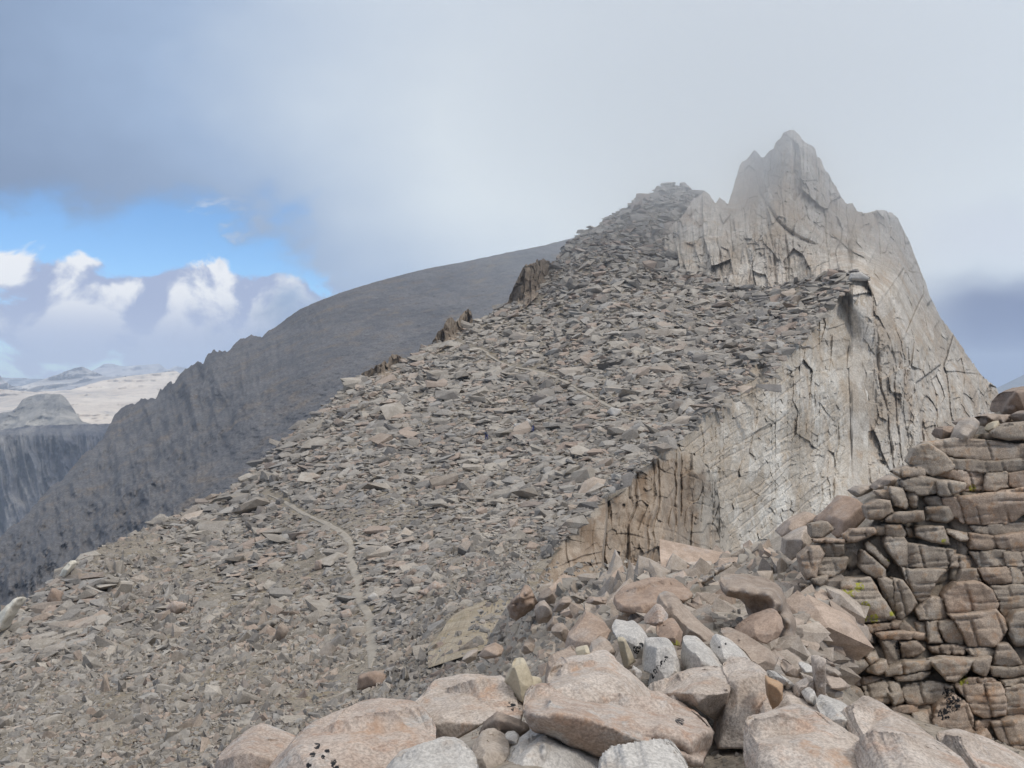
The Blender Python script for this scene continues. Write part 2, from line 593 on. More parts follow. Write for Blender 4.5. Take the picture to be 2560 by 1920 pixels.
# ------------------------------------------------------------------ materials
def rockmat(name, c_lo, c_hi, scale=1.0, stain=None, stain_amt=0.5, speck=0.12, bump=0.3, bscale=1.0, rough=0.9, streak=None, tint=None,
            objrand=0.0, crack=None, second=None, layers=None, marks=False, tone=None, fade=None):
    """weathered rock. scale: metres per large blotch"""
    m = bpy.data.materials.new(name)
    m.use_nodes = True
    t = m.node_tree
    t.nodes.clear()
    N = NT(t)
    geo = N.node('ShaderNodeNewGeometry')
    pos = geo.outputs['Position']
    b = N.node('ShaderNodeBsdfPrincipled')
    b.inputs['Roughness'].default_value = rough
    b.inputs['Specular IOR Level'].default_value = 0.25
    out = N.node('ShaderNodeOutputMaterial')
    t.links.new(b.outputs[0], out.inputs[0])
    n1 = N.noise(pos, 1.0 / scale, 5.0, 0.6)
    n2 = N.noise(pos, 4.3 / scale, 5.0, 0.6)
    n3 = N.noise(pos, 26.0 / scale, 3.0, 0.7)
    v = N.m('ADD', N.m('MULTIPLY', n1, 0.55), N.m('MULTIPLY', n2, 0.45))
    c = N.mix(N.ss(v, 0.36, 0.64), c_lo, c_hi)
    if stain:
        sv = N.noise(N.scale(pos, (1, 1, 1), (13.7, 4.1, 9.3)), 1.6 / scale, 5.0, 0.65)
        c = N.mix(N.ss(sv, 0.52, 0.70, 0.0, stain_amt), c, stain)
    if second:
        sv = N.noise(N.scale(pos, (1, 1, 1), (-7.7, 14.1, 3.3)), 2.3 / scale, 5.0, 0.65)
        c = N.mix(N.ss(sv, 0.53, 0.68, 0.0, 0.6), c, second)
    if streak:
        sc, amt, sx = streak
        sv = N.noise(N.scale(pos, (1.0 / sx, 0.35 / sx, 0.10 / sx)), 1.0, 5.0, 0.65)
        c = N.mix(N.ss(sv, 0.48, 0.68, 0.0, amt), c, sc)
    if tint:
        at = N.node('ShaderNodeAttribute', attribute_name='tint')
        f = at.outputs['Fac']
        c = N.mix(N.lin(f, 0.0, 1.0, 0.0, 1.0), N.mix(1.0, c, (0.62, 0.62, 0.64), 'MULTIPLY'), N.mix(1.0, c, (1.30, 1.27, 1.22), 'MULTIPLY'))
        a2 = N.node('ShaderNodeAttribute', attribute_name='hue').outputs['Fac']
        c = N.mix(N.ss(a2, 0.72, 1.0, 0.0, 0.55), c, tint)
        c = N.mix(N.ss(a2, 0.25, 0.0, 0.0, 0.5), c, (0.36, 0.345, 0.325))
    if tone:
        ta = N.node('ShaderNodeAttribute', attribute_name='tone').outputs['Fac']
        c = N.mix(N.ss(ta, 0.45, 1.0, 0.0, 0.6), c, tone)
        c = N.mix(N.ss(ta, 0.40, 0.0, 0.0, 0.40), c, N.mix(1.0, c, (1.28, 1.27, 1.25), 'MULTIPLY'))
    if fade:
        fa = N.node('ShaderNodeAttribute', attribute_name='fade').outputs['Fac']
        c = N.mix(fa, c, N.mix(N.ss(v, 0.36, 0.64), fade, tuple(x * 1.25 for x in fade)))
    if objrand:
        oi = N.node('ShaderNodeObjectInfo').outputs['Random']
        c = N.mix(oi, N.mix(1.0, c, (1 - objrand, 1 - objrand, 1 - objrand), 'MULTIPLY'), N.mix(1.0, c, (1 + objrand, 1 + objrand, 1 + objrand), 'MULTIPLY'))
        c = N.mix(N.ss(N.m('FRACT', N.m('MULTIPLY', oi, 7.31)), 0.55, 1.0, 0.0, 0.45), c, N.mix(1.0, c, (1.18, 0.96, 0.84), 'MULTIPLY'))
    if layers:
        lv = N.noise(N.scale(pos, (0.5, 0.5, 9.0)), layers, 3.0, 0.6)
        c = N.mix(N.ss(lv, 0.56, 0.66, 0.0, 0.5), c, N.mix(1.0, c, (0.62, 0.6, 0.58), 'MULTIPLY'))
    c = N.mix(N.ss(n3, 0.30, 0.70), N.mix(1.0, c, (1 - speck * 2, 1 - speck * 2, 1 - speck * 2), 'MULTIPLY'), N.mix(1.0, c, (1 + speck, 1 + speck, 1 + speck), 'MULTIPLY'))
    if marks:
        fine = N.noise(pos, 26.0, 3.0, 0.6)
        a = N.node('ShaderNodeAttribute', attribute_name='rust').outputs['Fac']
        c = N.mix(N.m('MULTIPLY', N.ss(a, 0.0, 1.0), N.ss(N.noise(pos, 7.0, 6.0, 0.7), 0.42, 0.66, 0.0, 0.6)), c, (0.42, 0.25, 0.15))
        a = N.node('ShaderNodeAttribute', attribute_name='moss').outputs['Fac']
        c = N.mix(N.ss(N.m('MULTIPLY', N.ss(a, 0.0, 1.0), fine), 0.40, 0.52), c, (0.34, 0.33, 0.05))
        a = N.node('ShaderNodeAttribute', attribute_name='lichen').outputs['Fac']
        c = N.mix(N.ss(N.m('MULTIPLY', N.ss(a, 0.0, 0.8), N.noise(pos, 34.0, 3.0, 0.6)), 0.43, 0.50), c, (0.018, 0.018, 0.02))
    N.put(b.inputs['Base Color'], c)
    hb = N.m('ADD', N.m('MULTIPLY', n2, 0.6), N.m('MULTIPLY', n3, 0.25))
    if layers:
        hb = N.m('ADD', hb, N.m('MULTIPLY', lv, -0.35))
    if crack:
        vo = N.node('ShaderNodeTexVoronoi', feature='DISTANCE_TO_EDGE')
        N.put(vo.inputs['Vector'], N.scale(pos, crack))
        vo.inputs['Scale'].default_value = 1.0
        hb = N.m('ADD', hb, N.m('MULTIPLY', N.ss(vo.outputs['Distance'], 0.0, 0.07), 0.8))
    bp = N.node('ShaderNodeBump')
    bp.inputs['Strength'].default_value = bump
    bp.inputs['Distance'].default_value = 0.10 * scale * bscale
    N.put(bp.inputs['Height'], hb)
    t.links.new(bp.outputs[0], b.inputs['Normal'])
    return m


M = {}
M['pale'] = rockmat('pale_granite', (0.41, 0.335, 0.275), (0.57, 0.495, 0.43), 0.45, (0.45, 0.30, 0.215), 0.8, 0.17, 0.95, 0.5, marks=True, second=(0.44, 0.40, 0.365))
M['pink'] = rockmat('pink_granite', (0.385, 0.29, 0.23), (0.51, 0.425, 0.36), 0.45, (0.46, 0.44, 0.41), 0.9, 0.17, 0.95, 0.5, marks=True, second=(0.40, 0.245, 0.165))
M['white'] = rockmat('white_granite', (0.44, 0.41, 0.375), (0.58, 0.545, 0.50), 0.45, (0.42, 0.345, 0.28), 0.7, 0.15, 0.85, 0.45, marks=True)
M['yellow'] = rockmat('fresh_break', (0.46, 0.39, 0.28), (0.55, 0.48, 0.36), 0.4, (0.50, 0.46, 0.40), 0.4, 0.06, 0.4, 0.3, marks=True)
M['brown'] = rockmat('brown_granite', (0.27, 0.21, 0.165), (0.40, 0.325, 0.265), 0.5, (0.35, 0.32, 0.29), 0.6, 0.11, 0.6, 0.45, marks=True, objrand=0.12)
M['rust'] = rockmat('rusty_slab', (0.38, 0.23, 0.13), (0.46, 0.32, 0.21), 0.3, (0.40, 0.36, 0.32), 0.4, 0.08, 0.5, 0.4, marks=True)
M['wall'] = rockmat('jointed_granite', (0.29, 0.24, 0.19), (0.45, 0.375, 0.30), 0.35, (0.40, 0.37, 0.325), 0.75, 0.16, 0.95, 0.55, marks=True, objrand=0.13, layers=1.3, second=(0.36, 0.22, 0.12))
M['wallback'] = rockmat('wall_core', (0.20, 0.165, 0.13), (0.30, 0.25, 0.195), 0.5, None, 0.5, 0.12, 0.8, 0.6)
M['stone'] = rockmat('loose_stone', (0.30, 0.25, 0.205), (0.45, 0.385, 0.325), 0.5, (0.34, 0.32, 0.30), 0.6, 0.11, 0.5, 0.45, objrand=0.22)
M['dust'] = rockmat('grus', (0.28, 0.24, 0.195), (0.42, 0.365, 0.305), 0.8, (0.30, 0.24, 0.16), 0.5, 0.16, 0.8, 0.6)
M['talus'] = rockmat('talus_stone', (0.25, 0.226, 0.197), (0.355, 0.326, 0.29), 6.0, None, 0.5, 0.10, 0.5, 0.15, tint=(0.42, 0.305, 0.235))
M['talusobj'] = rockmat('talus_block', (0.28, 0.245, 0.205), (0.40, 0.36, 0.31), 3.0, (0.36, 0.28, 0.22), 0.5, 0.10, 0.5, 0.2, objrand=0.22)
M['ground'] = rockmat('slope_gravel', (0.21, 0.18, 0.14), (0.31, 0.265, 0.21), 5.0, (0.285, 0.225, 0.14), 0.8, 0.22, 0.8, 0.35)
M['trail'] = rockmat('trail_dust', (0.31, 0.27, 0.22), (0.40, 0.355, 0.295), 1.2, None, 0.5, 0.06, 0.3, 0.2)
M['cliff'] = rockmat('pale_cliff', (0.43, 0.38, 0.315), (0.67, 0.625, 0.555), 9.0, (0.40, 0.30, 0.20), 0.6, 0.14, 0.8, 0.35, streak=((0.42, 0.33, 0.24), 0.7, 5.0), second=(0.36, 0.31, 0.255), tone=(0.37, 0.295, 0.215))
M['spire'] = rockmat('spire_granite', (0.39, 0.34, 0.28), (0.58, 0.53, 0.465), 12.0, (0.41, 0.30, 0.20), 0.6, 0.13, 0.8, 0.3, streak=((0.39, 0.30, 0.22), 0.65, 6.0), second=(0.34, 0.295, 0.245), tone=(0.37, 0.295, 0.22))
M['outcrop'] = rockmat('brown_outcrop', (0.26, 0.20, 0.145), (0.40, 0.32, 0.245), 3.0, (0.37, 0.30, 0.235), 0.6, 0.13, 0.8, 0.35, streak=((0.20, 0.135, 0.085), 0.6, 1.3), tone=(0.215, 0.135, 0.075), fade=(0.40, 0.345, 0.28))
M['tan'] = rockmat('tan_outcrop', (0.28, 0.225, 0.155), (0.385, 0.325, 0.245), 2.5, (0.25, 0.21, 0.12), 0.5, 0.13, 0.8, 0.35)
M['tower'] = rockmat('ridge_tower', (0.20, 0.155, 0.115), (0.33, 0.265, 0.20), 3.0, (0.30, 0.27, 0.23), 0.5, 0.14, 0.9, 0.4, streak=((0.16, 0.125, 0.10), 0.6, 1.6))
M['cream'] = rockmat('cream_crag', (0.62, 0.57, 0.47), (0.75, 0.70, 0.60), 2.0, (0.45, 0.40, 0.33), 0.5, 0.1, 0.6, 0.3)
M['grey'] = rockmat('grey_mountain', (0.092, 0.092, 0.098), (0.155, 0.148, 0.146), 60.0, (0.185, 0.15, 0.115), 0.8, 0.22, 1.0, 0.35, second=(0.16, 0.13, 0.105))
M['darkcliff'] = rockmat('far_cliff', (0.055, 0.06, 0.08), (0.15, 0.145, 0.145), 120.0, None, 0.5, 0.15, 0.8, 0.3, streak=((0.30, 0.28, 0.26), 0.6, 60.0))  # the deep shade on this cliff is put into its dark blue colour
M['plateau'] = rockmat('far_plateau', (0.52, 0.43, 0.335), (0.76, 0.65, 0.52), 420.0, (0.33, 0.30, 0.27), 0.8, 0.06, 0.5, 0.2)  # pale colour stands in for direct sun on the far land
M['mesa'] = rockmat('far_mesa', (0.17, 0.16, 0.145), (0.42, 0.385, 0.33), 190.0, (0.24, 0.23, 0.22), 0.7, 0.1, 0.6, 0.2)  # darker tone stands in for shade on the crag's right face
M['range'] = rockmat('far_range', (0.26, 0.25, 0.25), (0.60, 0.55, 0.49), 900.0, (0.20, 0.20, 0.22), 0.6, 0.06, 0.5, 0.2)
M['valley'] = rockmat('valley', (0.10, 0.11, 0.10), (0.20, 0.19, 0.17), 900.0, None, 0.5, 0.06, 0.3, 0.2)

# ------------------------------------------------------------------ far country
S = 'structure'
vg = mesh_from('valley_floor', [(-19000, -19000, -1000), (19000, -19000, -1000), (19000, 19000, -1000), (-19000, 19000, -1000)], [(0, 1, 2, 3)], M['valley'])
link('valley_floor', vg, kind=S)


def jag(x, amp, freq, seed):
    return amp * fbm(np.asarray(x) * freq, 0.37, seed * 1.7, 4, seed, 0.6)


def far_disp(amp, sx, sy, seed, ridge=True):
    def f(px, py, Y):
        q = P(px, py, Y)
        n = ridged(q[..., 0] / sx, q[..., 2] / sy, q[..., 1] / (sx * 3), 5, seed) if ridge else fbm(q[..., 0] / sx, q[..., 2] / sy, 0, 5, seed)
        return -amp * n
    return f


t_ = poly([(-120, 372), (70, 380), (93, 370), (104, 364), (113, 363.3), (123, 366.5), (139, 365), (159, 364), (168, 369.5), (176, 366), (188, 368.5), (220, 362), (320, 371)])
loft('far_range', -120, 320, lambda x: t_(x) + jag(x, 1.2, .12, 3), poly([(-120, 420), (320, 420)]), lambda a, b: 15000 - (b - 365) * 60, M['range'], 260, 40,
     far_disp(900, 900, 300, 5), kind=S)
t_ = poly([(-120, 362), (-30, 366), (0, 375), (4, 381), (13, 386), (23, 386), (35, 382), (59, 374), (74, 368), (82, 366.5), (92, 371), (108, 377), (150, 374), (172, 370), (190, 376), (260, 380)])
loft('sunlit_ridge', -120, 260, lambda x: t_(x) + jag(x, 1.0, .2, 8), poly([(-120, 430), (260, 430)]), lambda a, b: 9000 - (b - 370) * 40, M['range'], 300, 60,
     far_disp(900, 620, 220, 9), kind=S)
t_ = poly([(-120, 388), (0, 389), (35, 392), (70, 390), (100, 381), (130, 376), (160, 372.5), (176, 371), (185, 376), (240, 390)])
loft('sunlit_plateau', -120, 240, lambda x: t_(x) + jag(x, .6, .2, 2), poly([(-120, 450), (240, 450)]), lambda a, b: 7000 - (b - 370) * 42 - (a < 0) * 0, M['plateau'], 300, 70,
     far_disp(420, 800, 180, 19), kind=S)
t_ = poly([(-90, 412), (-20, 414), (0, 413), (12, 411), (17, 407), (22, 400), (30, 396), (43, 393.5), (61, 394), (65, 397), (70, 404), (76, 413), (82, 421), (110, 430)])
loft('flat_topped_crag', -90, 110, lambda x: t_(x) + jag(x, .9, .3, 12), poly([(-90, 450), (110, 450)]),
     lambda a, b: 3600 - (b - 394) * 9 + 7 * np.maximum(a - 60, 0) - 3.0 * (a - 30), M['mesa'], 240, 60, far_disp(60, 120, 60, 29), kind=S)
t_ = poly([(-120, 436), (-40, 434), (0, 430), (20, 427), (43, 425), (80, 424), (104, 424), (135, 422), (160, 440)])


def dark_disp(px, py, Y):
    q = P(px, py, Y)
    x, z = (px - CX) * 2.5, (HZ - py) * 2.5
    w = fbm(x / 60, z / 120, 0, 3, 41) * 14
    n = ridged((x + w + z * 0.22) / 34.0, z / 260.0, 0, 4, 43)
    k_ = smooth(py, 424, 446)
    return -60 * n * k_ - 14 * fbm(x / 14, z / 30, 0, 4, 44)


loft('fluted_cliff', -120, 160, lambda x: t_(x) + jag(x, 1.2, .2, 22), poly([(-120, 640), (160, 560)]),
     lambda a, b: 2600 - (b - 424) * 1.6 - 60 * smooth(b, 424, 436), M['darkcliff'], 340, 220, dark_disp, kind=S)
t_ = poly([(960, 402), (985, 393), (1000, 386.5), (1024, 374.5), (1060, 363), (1120, 356), (1200, 362)])
loft('distant_hill', 960, 1200, lambda x: t_(x) + jag(x, .6, .1, 32), poly([(960, 440), (1200, 440)]), lambda a, b: 9000 - (b - 370) * 30, M['valley'], 120, 30,
     far_disp(200, 700, 200, 39), kind=S)

# grey mountain behind the ridge
t_ = poly([(-60, 590), (-40, 566), (0, 537), (20, 521), (40, 500), (52, 488), (65, 477), (82, 455), (95, 444), (106, 433), (111, 422), (115, 412), (121, 408), (128, 404), (135, 404),
           (141, 401), (156, 398), (160, 389), (166, 385), (176, 380), (186, 371), (194, 364), (198, 358), (203, 361), (208, 352), (214, 350), (222, 352), (232, 347), (240, 340), (252, 336),
           (262, 337), (268, 331), (276, 327), (290, 316), (300, 309), (324, 299), (345, 291), (375, 282), (400, 275), (430, 268), (463, 262), (500, 254), (545, 245), (580, 236), (640, 226), (700, 222)])
gm = rbf([(0, 540, 900), (0, 620, 700), (60, 500, 1000), (110, 425, 1300), (160, 400, 1300), (200, 360, 1350), (280, 330, 1400), (324, 300, 1420), (400, 280, 1450), (560, 245, 1500), (700, 222, 1600),
          (560, 300, 1150), (450, 340, 1050), (330, 400, 900), (240, 470, 820), (130, 560, 740), (300, 360, 1080), (220, 420, 1000), (150, 480, 900), (700, 300, 1150), (60, 580, 740)])


def grey_disp(px, py, Y):
    q = P(px, py, Y)
    x, z = (px - CX) * 1.05, (HZ - py) * 1.05
    crag = smooth(px + (py - 420) * 0.75, 300, 175)                 # the left edge breaks off in crags
    w = fbm(x / 60, z / 90, 0, 3, 61) * 25
    n = ridged((x + w * .6 + z * .25) / 30.0, z / 95.0, 0, 5, 63)
    b_ = 17 * fbm(x / 8, z / 18, 0, 5, 67, .62)
    scree = fbm(x / 9.0, z / 5.0, q[..., 1] / 30, 4, 66, 0.65) * 7
    edge = smooth(py, t_(px), t_(px) + 14)
    return (crag * (-20 * n + b_ * 1.3 + 26 * fbm(x / 45, z / 40, 0, 4, 73, .6)) * (0.25 + .75 * edge) + (1 - crag) * scree + 14 * fbm(x / 70, z / 60, 0, 3, 69))


def gjag(x):
    left = smooth(x, 330, 200)
    bl = np.floor(np.asarray(x) / 5.0 + 0.6 * fbm(np.asarray(x) * .1, 3, 0, 2, 70))
    return left * (4.5 * fbm(np.asarray(x) * .11, 1.3, 0, 4, 71, .6) + 3.0 * (_hash(bl, bl * 0, bl * 0, 5) - .5)) + jag(x, 0.8, .15, 72)


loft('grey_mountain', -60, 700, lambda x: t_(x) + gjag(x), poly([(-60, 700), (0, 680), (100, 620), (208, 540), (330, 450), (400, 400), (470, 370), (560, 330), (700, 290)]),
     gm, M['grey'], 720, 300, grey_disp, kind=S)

# ------------------------------------------------------------------ upper cliff and spire
sp_top = [(662, 240), (672, 225), (684, 214), (692, 200), (700, 196), (704, 190.5), (709, 194), (713, 200), (716, 204), (719, 198), (723, 200), (728, 204), (730.5, 196), (733, 189), (736, 178), (739.5, 166),
          (743, 161), (746, 160), (750, 155), (754.5, 149.5), (757, 152), (759, 154), (761, 158), (764, 157), (769, 151), (774, 148), (775.5, 142), (780, 139), (783, 133), (788, 130.5),
          (794, 130), (799, 134), (802, 139), (806, 143), (812, 145.5), (815.5, 150), (817, 156), (821, 160), (824, 168), (829, 174), (832, 181), (836, 187), (841, 197), (846, 203),
          (852, 203), (857, 211), (866, 213), (876, 210), (886, 211), (893, 213), (899, 220), (903, 229), (908, 238), (912, 248), (916, 259), (921, 272), (926, 283), (930, 297),
          (935, 306), (940, 316), (948, 327), (956, 338), (964, 350), (972, 362), (981, 374), (988, 381), (996, 386), (1000, 398), (1003, 412), (1010, 450)]
spf = rbf([(670, 240, 345), (670, 290, 312), (700, 200, 372), (690, 250, 330), (700, 288, 305), (720, 206, 366), (735, 195, 400), (742, 170, 418), (750, 157, 424), (762, 165, 400), (768, 185, 368),
           (776, 160, 368), (775, 205, 338), (789, 135, 372), (789, 160, 360), (800, 200, 344), (812, 152, 368), (832, 182, 372), (852, 208, 372), (760, 230, 322), (800, 260, 316), (760, 288, 303),
           (840, 250, 326), (888, 214, 372), (900, 224, 378), (880, 260, 330), (915, 262, 366), (890, 290, 286), (930, 300, 356), (945, 325, 350), (970, 362, 344), (996, 388, 338),
           (848, 286, 257), (845, 300, 255), (862, 290, 260), (862, 350, 252), (865, 420, 240), (868, 480, 228), (850, 380, 243), (846, 440, 233), (810, 440, 219), (810, 380, 226), (800, 500, 206), (900, 340, 264), (920, 400, 268), (940, 440, 268), (960, 400, 305), (980, 420, 315), (1003, 412, 336), (820, 310, 290), (800, 230, 330)])


def rock_tone(su, sv, seed, amt=.5):
    """weathering that differs from slab to slab"""
    def f(px, py, Y):
        w = 6 * fbm(px / 30, py / 40, 0, 3, seed)
        _, _, rid, _, _ = vor((px + w + (py - 300) * .1) / su, (py + w) / sv, seed)
        return np.clip(.5 + amt * (rid - .5) + .75 * fbm(px / 26, py / 55, 0, 4, seed + 1), 0, 1)
    return f


def spire_disp(px, py, Y):
    q = P(px, py, Y)
    x, z = (px - CX) * .345, (HZ - py) * .345
    w = fbm(x / 9, z / 14, 0, 3, 81) * 2.4
    lean = z * 0.10
    w2 = w * .5
    d = blocks((x + w2 + lean) / 9.0, (z + w2) / 20., 82, 1.8, 0, .05, 2.4) + blocks((x + w2 * .6) / 4.2, (z + w2) / 8.5, 83, .55, 0, .05, 3.6)
    d = d + blocks((x + w2 * .4) / 2.0, (z + w2 * .5) / 3.6, 90, .22, 0, .05, 4.0) + blocks(x / 1.0, z / 1.5, 97, .09, 0, .05, 4.5)
    d = d + joints(x + w2 + lean, z, 4.6, 84, 1.7, .36, .7, warp=.5, run=4.5) + joints(x + w2 - lean * .6, z, 1.9, 87, .7, .24, .25, warp=.6, run=5)
    d = d + 1.8 * fbm(x / 11, z / 30, 0, 3, 86) - 1.1 * ridged((x + w) / 5.5, z / 30, 0, 4, 88)
    # the long curved chimney that runs down to the right across the face
    cx_ = np.array([758, 768, 776, 786, 800, 818]); cy_ = np.array([190, 205, 218, 229, 238, 245])
    cc = np.interp(px, cx_, cy_)
    g = np.exp(-((py - cc - 1.0) / 2.4) ** 2) * smooth(px, 755, 764) * smooth(px, 824, 812)
    d = d + 3.2 * g - 1.2 * np.exp(-((py - cc + 9) / 6.) ** 2) * smooth(px, 755, 764) * smooth(px, 824, 812)
    return d * (1 - (1 - smooth(px, 855, 886)) * smooth(py, 292, 312))


spt = poly(sp_top)
loft('summit_spire', 664, 1008, lambda x: spt(x) + jag(x, 1.6, .35, 91) + jag(x, 1.6, 1.1, 95), poly([(664, 300), (700, 296), (790, 302), (838, 300), (848, 330), (853, 500), (1008, 500)]), spf, M['spire'], 640, 460, spire_disp,
     back=((1.015, 4), (1.08, 60), (1.12, 200)), attrs={'tone': rock_tone(13, 40, 92)}, kind=S)

# ------------------------------------------------------------------ talus slope
crest = [(436, 646), (444, 639), (470, 608), (500, 585), (542, 553), (560, 535), (585, 512), (602, 491), (625, 476), (640, 462), (660, 446), (690, 425), (715, 398), (741, 370), (770, 352), (796, 333), (826, 305), (848, 283), (858, 276), (866, 277), (872, 290)]
crest_f = poly(crest)
tal_top = [(-60, 678), (-30, 650), (0, 628), (30, 602), (69, 565), (100, 548), (130, 536), (160, 523), (190, 511), (208, 503), (235, 486), (259, 465), (280, 445), (300, 428), (324, 408), (345, 388), (375, 373), (403, 362), (420, 352), (440, 342),
           (463, 325), (480, 321), (500, 308), (525, 296), (546, 275), (556, 263), (562, 250), (569, 243), (590, 231), (620, 212), (650, 194), (662, 187), (672, 184), (682, 187), (690, 193), (699, 192), (702, 204), (706, 222), (712, 250), (714, 270), (718, 284), (740, 289), (770, 288),
           (790, 284), (810, 281), (830, 276), (845, 273), (858, 273), (866, 277), (872, 290)]
tal_ctrl = [(0, 768, 50), (0, 850, 38), (200, 850, 34), (200, 768, 46), (380, 768, 40), (430, 760, 37), (430, 700, 43), (0, 700, 70), (-60, 690, 84), (0, 640, 100), (69, 566, 128), (208, 505, 180), (259, 467, 205), (324, 410, 235), (403, 364, 268), (463, 328, 300),
            (546, 277, 335), (569, 245, 350), (671, 187, 400), (699, 195, 398), (372, 640, 72), (358, 570, 96), (345, 540, 113), (300, 505, 150), (262, 490, 178), (444, 639, 57), (500, 590, 72), (542, 555, 86), (602, 491, 109),
            (667, 442, 138), (741, 370, 198), (796, 333, 230), (856, 275, 262), (870, 285, 262), (714, 287, 300), (780, 289, 285), (660, 250, 340), (660, 290, 298), (500, 345, 268), (600, 400, 190), (550, 450, 150), (486, 435, 180), (450, 500, 128), (640, 330, 245),
            (700, 330, 252), (180, 620, 92), (100, 680, 72), (250, 680, 62), (250, 560, 120), (400, 420, 205)]
tal = rbf(tal_ctrl)
tt = poly(tal_top)


def crest_wob(x):
    x = np.asarray(x, float)
    return (17.0 * fbm(x / 26., 2.2, 0, 3, 104) + 7.0 * fbm(np.floor(x / 4.) * .7, 1.1, 0, 3, 105)) * smooth(x, 690, 715) * smooth(x, 844, 818)


def tal_bumps(px, py, Y):
    q = P(px, py, Y)
    return Y * (0.010 * fbm(q[..., 0] / 9, q[..., 2] / 5, q[..., 1] / 18, 4, 101) + 0.004 * fbm(q[..., 0] / 1.6, q[..., 2] / 1.0, q[..., 1] / 3, 3, 102))


def talY(px, py):
    Y = tal(px, py)
    return Y + tal_bumps(np.asarray(px, float), np.asarray(py, float), Y)


tal_bot = poly([(-60, 900), (440, 900), (500, 720), (540, 575)] + [(x, y + (14 if x < 690 else 3)) for x, y in crest[5:]])
loft('talus_slope', -60, 872, lambda x: tt(x) + jag(x, 1.5, .12, 103), lambda x: tal_bot(x) + crest_wob(x), tal, M['ground'], 620, 300, tal_bumps, kind=S)

# ------------------------------------------------------------------ lower cliff
lc = rbf([(640, 462, 128), (660, 446, 134), (690, 425, 152), (741, 370, 196), (796, 333, 227), (850, 290, 257), (858, 280, 260), (872, 290, 272), (640, 590, 118), (690, 590, 128), (700, 500, 142), (741, 450, 176), (741, 560, 158), (796, 400, 213), (796, 480, 204), (800, 560, 196), (830, 360, 236),
          (850, 350, 250), (872, 350, 256), (872, 420, 247), (872, 480, 240), (840, 380, 241), (840, 420, 234), (840, 500, 221), (720, 420, 170), (770, 400, 200)])


def lc_disp(px, py, Y):
    q = P(px, py, Y)
    x, z = (px - CX) * .2, (HZ - py) * .2
    w = fbm(x / 7, z / 7, 0, 3, 111) * 1.4
    a = R(36)
    u, v = x * math.cos(a) + z * math.sin(a), -x * math.sin(a) + z * math.cos(a)
    k_ = smooth(px - (py - 400) * .1, 770, 830)
    w2 = w * .5
    d1 = blocks((u + w2) / 5., (v + w2) / 2.6, 112, .35, 0, .08, 3.6) + joints(v + w2, u, 1.9, 113, .7, .18, .22, warp=.5, run=4) + blocks((u + w2 * .5) / 1.6, (v + w2 * .5) / 1.1, 121, .13, 0, .08, 4.0)
    d2 = blocks((x + w2 - z * .12) / 3.2, (z + w2) / 8., 114, .6, 0, .08, 3.4) + joints(x + w2 - z * .08, z, 2.3, 115, 1.1, .24, .4, warp=.5, run=4.5) + blocks((x + w2 * .5) / 1.2, (z + w2 * .5) / 2.6, 122, .17, 0, .08, 4.0)
    d3 = 4.0 * fbm(x / 14, z / 26, 0, 3, 117)
    return d1 * (1 - .5 * k_) + d2 * (.35 + .65 * k_) + .25 * fbm(x / 2, z / 2, 0, 4, 116, .65) + d3 * .7 + blocks(x / .65, z / .9, 124, .05, 0, .08, 4.0) - (.35 + .75 * k_) * ridged((x + w) / 3.6, z / 17, 0, 4, 119)


def pale_face(a, b):
    k_ = smooth(a, 800, 852)
    c_ = crest_f(a)
    return np.minimum(lc(a, b) * (1 - k_) + (spf(a, b) + .3) * k_, tal(a, c_) - .3 - .12 * np.maximum(b - c_, 0))   # the face stands right under the lip of the scree


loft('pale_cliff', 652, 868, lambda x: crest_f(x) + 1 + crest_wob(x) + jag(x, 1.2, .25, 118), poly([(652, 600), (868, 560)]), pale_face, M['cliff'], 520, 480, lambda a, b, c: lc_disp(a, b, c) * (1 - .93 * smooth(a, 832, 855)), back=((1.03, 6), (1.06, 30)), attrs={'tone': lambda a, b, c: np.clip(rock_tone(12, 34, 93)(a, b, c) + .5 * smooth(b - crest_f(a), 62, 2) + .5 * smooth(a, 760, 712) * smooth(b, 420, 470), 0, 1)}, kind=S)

# brown outcrop below the crest
bo_top = [(534, 566), (542, 556), (556, 540), (570, 527), (585, 514), (598, 500), (603, 493), (611, 489), (622, 481), (636, 471), (648, 463), (655, 452), (664, 444), (672, 443), (677, 452), (686, 452), (694, 456), (702, 462), (707, 470), (711, 480), (714, 492), (718, 505), (721, 522), (727, 534), (731, 552), (738, 566), (742, 600)]
bo = poly(bo_top)
bof = rbf([(540, 560, 84), (600, 500, 97), (606, 560, 90), (560, 590, 80), (606, 595, 86), (640, 480, 108), (664, 448, 117), (660, 540, 102), (640, 590, 96), (700, 470, 122), (712, 500, 128), (700, 590, 112), (716, 590, 120), (740, 580, 135), (725, 540, 136)])


